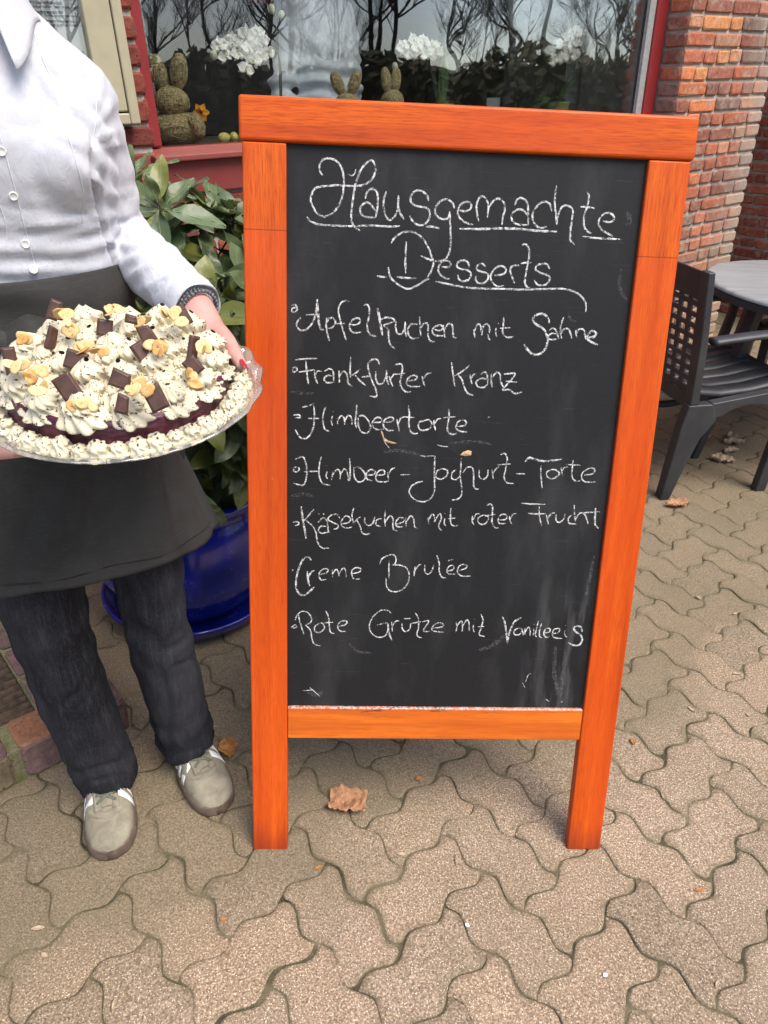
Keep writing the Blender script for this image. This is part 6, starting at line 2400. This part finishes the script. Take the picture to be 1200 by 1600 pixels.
# ------------------------------------------------------------------ garden chairs and table
def m_resin():
    t = NT('anthracite_resin')
    c = t.obj()
    n = t.noise(t.obj((.15, 1, 1)), 120, 3, .6)
    d = t.noise(c, 6, 5, .65)
    base = t.mix(t.ramp(d, [(.45, 0.0), (.75, .35)]), (.026, .028, .032), (.10, .10, .095))
    t.bsdf(base, .46, .5, t.bump(n, .25, .0012))
    return t.m
M_RESIN = m_resin()
def extr(mb, poly, y0, y1):
    n = len(poly)
    mb.add([(x, y0, z) for x, z in poly] + [(x, y1, z) for x, z in poly],
           [tuple(range(n)), tuple(n + i for i in range(n))[::-1]] + [((i + 1) % n, i, n + i, n + (i + 1) % n) for i in range(n)])
def make_chair(M, label, group):
    r = empty('garden_chair', M)
    tag(r, label, 'chair', group)
    Wd = .54
    def P(nm, b=.006):
        def f(mb):
            return bevel(mb.build(nm, M_RESIN, r, smooth=False), b, 3, 35)
        return f
    for y0, y1 in ((0, .045), (Wd - .045, Wd)):
        mb = MB()
        arc = [(lerp(.125, .43, t), .335 + .055 * sin(pi * .5 * t) ) for t in [k / 8 for k in range(9)]]
        extr(mb, [(-.022, 0), (.018, 0), (.046, .14), (.078, .26)] + arc[0:1] + [(.09, .40), (-.01, .40), (-.02, .30)], y0, y1)
        P('leg')(mb)
        mb = MB()
        extr(mb, [(.415, 0), (.462, 0), (.475, .40), (.42, .40)], y0 + (.004 if y0 == 0 else -.0), y1 - .004)
        P('leg')(mb)
        mb = MB()
        extr(mb, [(.0905, .345)] + [(lerp(.14, .40, t), .345 + .045 * sin(pi * t) ** .7) for t in [k / 8 for k in range(9)]] + [(.4195, .345), (.4195, .432), (.36, .440), (.25, .424), (.0905, .402)], y0 + .003, y1 - .003)
        P('side_rail', .004)(mb)
        mb = MB()
        extr(mb, [(-.008, .4005), (.030, .4005), (-.002, .62), (-.052, .875), (-.080, .875), (-.034, .62)], y0, y1)
        P('post')(mb)
        mb = MB()
        yc = (y0 + y1) / 2
        pts = catmull([(.026, yc, .632), (.10, yc, .640), (.25, yc, .652), (.38, yc, .650), (.46, yc, .635), (.478, yc, .60), (.470, yc, .50), (.455, yc, .4005)], 6)
        mb.tube(pts, [.030] * len(pts), 10, True, None, .45)
        o = mb.build('armrest', M_RESIN, r)
    mb = MB()
    for k in range(6):
        ya, yb = .048 + k * .0745, .048 + (k + 1) * .0745 - .0045
        prof = [(.03, .418), (.15, .405), (.28, .415), (.40, .438), (.47, .440), (.505, .425)]
        mb.grid(lambda u, v: Vector((interp([(i / 5, p[0]) for i, p in enumerate(prof)], v), lerp(ya, yb, u), interp([(i / 5, p[1]) for i, p in enumerate(prof)], v))), 2, 20)
    o = mb.build('seat', M_RESIN, r)
    o.modifiers.new('t', 'SOLIDIFY').thickness = .02
    mb = MB()
    # lattice back: crossing bars leave square openings
    fx = lambda z: lerp(.006, -.064, (z - .43) / .44)
    def bar(y0, y1, z0, z1, off=0):
        mb.add([(fx(z0) - .004 + off, y0, z0), (fx(z0) + .004 + off, y0, z0), (fx(z0) + .004 + off, y1, z0), (fx(z0) - .004 + off, y1, z0),
                (fx(z1) - .004 + off, y0, z1), (fx(z1) + .004 + off, y0, z1), (fx(z1) + .004 + off, y1, z1), (fx(z1) - .004 + off, y1, z1)],
               [(3, 2, 1, 0), (4, 5, 6, 7), (0, 1, 5, 4), (1, 2, 6, 5), (2, 3, 7, 6), (3, 0, 4, 7)])
    nb = 8
    step = (Wd - .09) / nb
    for k in range(nb + 1):
        yy = .045 + k * step
        bar(yy - .0115 if k else .0445, yy + .0115 if k < nb else Wd - .0445, .431, .771)
    for k in range(9):
        zz = .448 + k * .0385
        bar(.0445, Wd - .0445, zz - .0088, zz + .0088, -.0012)
    mb.build('lattice', M_RESIN, r, smooth=False)
    mb = MB()
    bar(.0446, Wd - .0446, .7705, .868)
    P('back_rail', .005)(mb)
    mb = MB()
    bar(.0446, Wd - .0446, .372, .4308)
    P('back_rail', .004)(mb)
    mb = MB()
    mb.tube(catmull([(.03, Wd - .05, .24), (.14, Wd - .06, .205), (.27, Wd - .065, .20), (.37, Wd - .06, .235), (.43, Wd - .045, .33)], 6), .017, 8)
    mb.build('stretcher', M_RESIN, r)
    return r
def chair_mat(x, y, fx, fy):
    f = Vector((fx, fy, 0)).normalized()
    w = Vector((-f.y, f.x, 0))
    return Matrix.Translation((x, y, 0)) @ Matrix((f, w, Vector((0, 0, 1)))).transposed().to_4x4()
GRP = 'dark garden armchairs round the grey table'
ch = make_chair(chair_mat(1.105, 2.485, .955, .25), 'dark grey plastic armchair with a lattice back close behind the chalkboard', GRP)
c2 = copy_tree(ch)
c2.matrix_world = chair_mat(2.00, 3.86, -.62, -.78)
c2['label'] = 'dark plastic armchair on the far side, its seat pushed under the grey table'
c2['group'] = GRP
TC = Vector((1.82, 3.06, 0))
table = empty('garden_table', loc=TC)
tag(table, 'round grey plastic garden table behind the lattice back chair', 'table')
def m_ttop():
    t = NT('grey_table_top')
    c = t.obj()
    n = t.noise(t.obj((.1, 1, 1), (0, 0, .35)), 40, 5, .7)
    d = t.noise(c, 5, 4, .6)
    base = t.ramp(n, [(.3, (.19, .195, .20)), (.7, (.33, .335, .34))])
    base = t.mix(t.ramp(d, [(.45, 0.0), (.7, .4)]), base, (.22, .22, .21))
    t.bsdf(base, .42, .5, t.bump(n, .15, .001))
    return t.m
mb = MB()
mb.lathe([(0, .720), (.50, .720), (.512, .718), (.520, .710), (.520, .703), (.512, .7025)], 80)
mb.build('table_top', m_ttop(), table, auto=50)
mb = MB()
mb.lathe([(.512, .702), (.519, .698), (.517, .672), (.500, .668), (.495, .70), (0, .70)], 80)
mb.build('apron_ring', M_RESIN, table, auto=50)
for k in range(4):
    a = radians(200 + 90 * k)
    d = Vector((cos(a), sin(a), 0))
    s = Vector((-d.y, d.x, 0))
    mb = MB()
    rs = []
    for z, rr, w1, w2 in ((.669, .40, .028, .022), (.4, .43, .024, .020), (.0, .50, .020, .017)):
        c = d * rr + Vector((0, 0, z))
        rs.append([c + s * w1 + d * w2, c - s * w1 + d * w2, c - s * w1 - d * w2, c + s * w1 - d * w2])
    mb.rings(rs)
    bevel(mb.build('leg', M_RESIN, table, smooth=False), .006, 2)

# ------------------------------------------------------------------ dry leaves and litter on the paving
def m_dry(name, lo, hi):
    t = NT(name)
    c = t.obj()
    n = t.noise(c, 90, 4, .65)
    v = t.noise(t.obj((1, .1, 1)), 260, 2, .5)
    base = t.ramp(n, [(.3, lo), (.7, hi)])
    base = t.mix(t.ramp(v, [(.55, 0.0), (.7, .5)]), base, tuple(min(1, x * 1.35) for x in hi))
    t.bsdf(base, .75, .3, t.bump(v, .5, .001))
    return t.m
M_DRY = m_dry('dry_leaf', (.22, .10, .05), (.44, .24, .13))
M_PALE = m_dry('pale_dry_leaf', (.30, .22, .14), (.55, .45, .32))
M_ORG = m_dry('orange_dry_leaf', (.28, .11, .03), (.46, .22, .08))
def dry_leaf(x, y, L, w, rot, mat, label, crumple=.5, seed=0, jag=0.0, lift=.006, square=False, group=None):
    p = at_z(x, y, 0)
    rd = random.Random(seed)
    mb = MB()
    s1, s2 = rd.uniform(0, 9), rd.uniform(0, 9)
    def fn(u, v):
        q = (u - .5) * 2
        vv = (v - .5) * 2
        if square:
            prof = .82 + .18 * (1 - abs(vv) ** 4) + .06 * sin(v * 21 + q)
        else:
            prof = max(.03, (1 - abs(vv) ** 1.9)) ** .75 * (1 + jag * sin(v * 17 + s1) * (1 if q > 0 else .8))
        X = vv * L * .5 * (1 + .06 * noise.noise(Vector((q * 3, s1, 0))))
        Y = q * w * .5 * prof
        z = lift + crumple * .012 * (abs(q) ** 1.5 + .7 * noise.noise(Vector((u * 3 + s1, v * 4, s2))) + .35 * noise.noise(Vector((u * 8, v * 11, s1)))) * (L / .07)
        z += crumple * .0022 * sin((v + abs(q) * .35) * 42) * (L / .07)
        return Vector((X, Y, max(.001, z)))
    mb.grid(fn, 12, 26)
    o = mb.build('dry_leaf', mat, None, M=Matrix.Translation(p) @ Matrix.Rotation(rot, 4, 'Z'))
    o.modifiers.new('t', 'SOLIDIFY').thickness = .0006
    tag(o, label, 'leaf', group or 'dry leaves lying on the paving')
    return o
dry_leaf(543, 1258, .082, .060, -.05, M_DRY, 'large curled brown dry leaf lying under the chalkboard', 1.0, 2, square=True, lift=.008)
dry_leaf(1058, 791, .10, .05, .3, M_DRY, 'brown dry leaf beside the near rear leg of the lattice chair', .8, 4, .2)
dry_leaf(357, 1172, .06, .045, 1.9, M_ORG, 'orange brown dry leaf behind the heel of the right shoe', .9, 6, .1)
dry_leaf(1128, 722, .10, .06, -.2, M_PALE, 'pale curled leaf under the lattice chair, nearest of those lying under the seat', 1.0, 8, .35)
dry_leaf(1142, 707, .085, .04, .4, M_PALE, 'pale leaf under the lattice chair, just behind the nearest curled one', .8, 9, .3)
dry_leaf(1146, 694, .10, .05, .1, M_PALE, 'broad pale leaf under the middle of the lattice chair', .9, 10, .35)
dry_leaf(1142, 686, .07, .05, 1.1, M_PALE, 'small upturned pale leaf deepest under the lattice chair', 1.2, 11, .2)
dry_leaf(1106, 688, .08, .05, .8, M_DRY, 'dull brown leaf right behind the near chair leg', .7, 12, .2)
dry_leaf(320, 1258, .035, .018, .5, simple('red_leaf', (.30, .06, .04), .7, .2, 60), 'small dark red leaf scrap at the toe of the shoe beside the chalkboard', .5, 13)
rd = random.Random(9)
bits = [(498, 1357, 'at'), (713, 1345, 'at'), (1035, 1245, 'at'), (632, 1168, 'at'), (1091, 935, 'at'), (1148, 960, 'at'), (988, 1160, 'at'), (1080, 1110, 'at'), (1168, 1118, 'at'), (1092, 1392, 'at'), (1120, 1538, 'at'), (730, 1447, 'at'), (945, 1525, 'at'), (60, 1452, 'at'), (628, 1336, 'at'), (655, 1218, 'at'), (178, 1573, 'at'), (1150, 1054, 'at'), (350, 1438, 'at'), (70, 1494, 'at')]
for i, (x, y, _) in enumerate(bits):
    white = (x, y) in ((730, 1447), (945, 1525))
    dry_leaf(x, y, .010 if white else rd.uniform(.014, .026), .008 if white else rd.uniform(.005, .010), rd.uniform(0, 3), simple('chip_white', (.75, .74, .7), .7) if white else (M_PALE if i % 3 else M_ORG),
             'tiny dry leaf scrap lying on the paving stones', .5, 30 + i, 0, .003, group='leaf scraps scattered over the paving')
# ------------------------------------------------------------------ what the shop window mirrors: bare trees and a hedge across the yard
def m_bark():
    t = NT('bark')
    c = t.obj((1, 1, .3))
    n = t.noise(c, 12, 5, .7)
    t.bsdf(t.ramp(n, [(.3, (.06, .046, .035)), (.7, (.15, .118, .09))]), .9, .2, t.bump(n, .6, .03))
    return t.m
M_BARK = m_bark()
def bare_tree(h, seed):
    rd = random.Random(seed)
    tr, br = MB(), MB()
    lean = Vector((rd.uniform(-.06, .06), rd.uniform(-.06, .06), 1))
    pts = [lean * (h * k / 7) + Vector((rd.uniform(-.12, .12), rd.uniform(-.12, .12), 0)) * (k > 0) for k in range(8)]
    r0 = h * .0078
    tr.tube(pts, [r0 * (1 - .11 * k) for k in range(8)], 8)
    def grow(p, d, L, r, lev):
        q = [p]
        for k in range(4):
            d = (d + Vector((rd.uniform(-.22, .22), rd.uniform(-.22, .22), rd.uniform(-.03, .18)))).normalized()
            q.append(q[-1] + d * (L / 4))
        br.tube(q, [r, r * .8, r * .65, r * .5, r * .35], 5 if lev < 2 else 3, False)
        if lev < 3:
            for _ in range((7, 6, 6)[lev]):
                k = rd.randint(1, 4)
                dd = (d + Vector((rd.gauss(0, .55), rd.gauss(0, .55), rd.uniform(-.1, .6)))).normalized()
                grow(q[k], dd, L * rd.uniform(.42, .68), max(.008, r * .5), lev + 1)
    for _ in range(11):
        k = rd.uniform(1.4, 6.9)
        i = int(k)
        p = pts[i].lerp(pts[min(7, i + 1)], k - i)
        a = rd.uniform(0, 2 * pi)
        grow(p, Vector((cos(a), sin(a), rd.uniform(.5, 1.3))).normalized(), h * rd.uniform(.16, .32), r0 * .42, 0)
    return tr, br
protos = []
def place_tree(x, y, s, rz, seed, label):
    global protos
    if len(protos) < 3:
        tr, br = bare_tree(13, seed)
        r = empty('bare_tree')
        tr.build('trunk', M_BARK, r)
        br.build('crown', M_BARK, r)
        protos.append(r)
    else:
        r = copy_tree(protos[seed % 3])
    r.location = (x, y, -.1)
    r.rotation_euler = (0, 0, rz)
    r.scale = (s, s, s)
    tag(r, label, 'tree', 'bare trees mirrored in the shop window')
rd = random.Random(21)
k = 0
for i in range(46):
    ang = radians(-62 + i * 2.0 + rd.uniform(-1.5, 1.5))
    R = rd.uniform(24, 38)
    place_tree(R * cos(ang), R * sin(ang), rd.uniform(.7, 1.25), rd.uniform(0, 6.28), i, 'leafless tree across the yard, seen mirrored in the shop window')
def m_hedge():
    t = NT('hedge_leaf')
    n = t.noise(t.obj(), 3, 5, .6)
    t.bsdf(t.ramp(n, [(.3, (.09, .08, .045)), (.7, (.20, .165, .09))]), .8, .3)
    return t.m
mb = MB()
for i in range(14000):
    ang = radians(rd.uniform(-75, 45))
    R = 23 + rd.uniform(-1.3, 1.3)
    hmax = 3.4 + .5 * noise.noise(Vector((ang * 9, 0, 0))) + .2 * noise.noise(Vector((ang * 40, 3, 0)))
    c = Vector((R * cos(ang), R * sin(ang), hmax * rd.random() ** .6))
    a = Vector((rd.gauss(0, 1), rd.gauss(0, 1), rd.gauss(0, 1))).normalized() * rd.uniform(.12, .22)
    b = a.orthogonal().normalized() * rd.uniform(.08, .16)
    mb.add([c - a, c + b, c + a, c - b], [(0, 1, 2, 3)])
for i in range(40):
    a0, a1 = radians(-75 + 3 * i), radians(-75 + 3 * i + 3.01)
    mb.add([(22.6 * cos(a0), 22.6 * sin(a0), -.1), (22.6 * cos(a1), 22.6 * sin(a1), -.1), (22.6 * cos(a1), 22.6 * sin(a1), 3.1), (22.6 * cos(a0), 22.6 * sin(a0), 3.1),
            (23.4 * cos(a0), 23.4 * sin(a0), -.1), (23.4 * cos(a1), 23.4 * sin(a1), -.1), (23.4 * cos(a1), 23.4 * sin(a1), 3.1), (23.4 * cos(a0), 23.4 * sin(a0), 3.1)],
           [(0, 1, 2, 3), (5, 4, 7, 6), (3, 2, 6, 7)])
tag(mb.build('hedge', m_hedge(), smooth=False), 'brown green hedge across the yard, seen mirrored in the shop window', 'hedge')
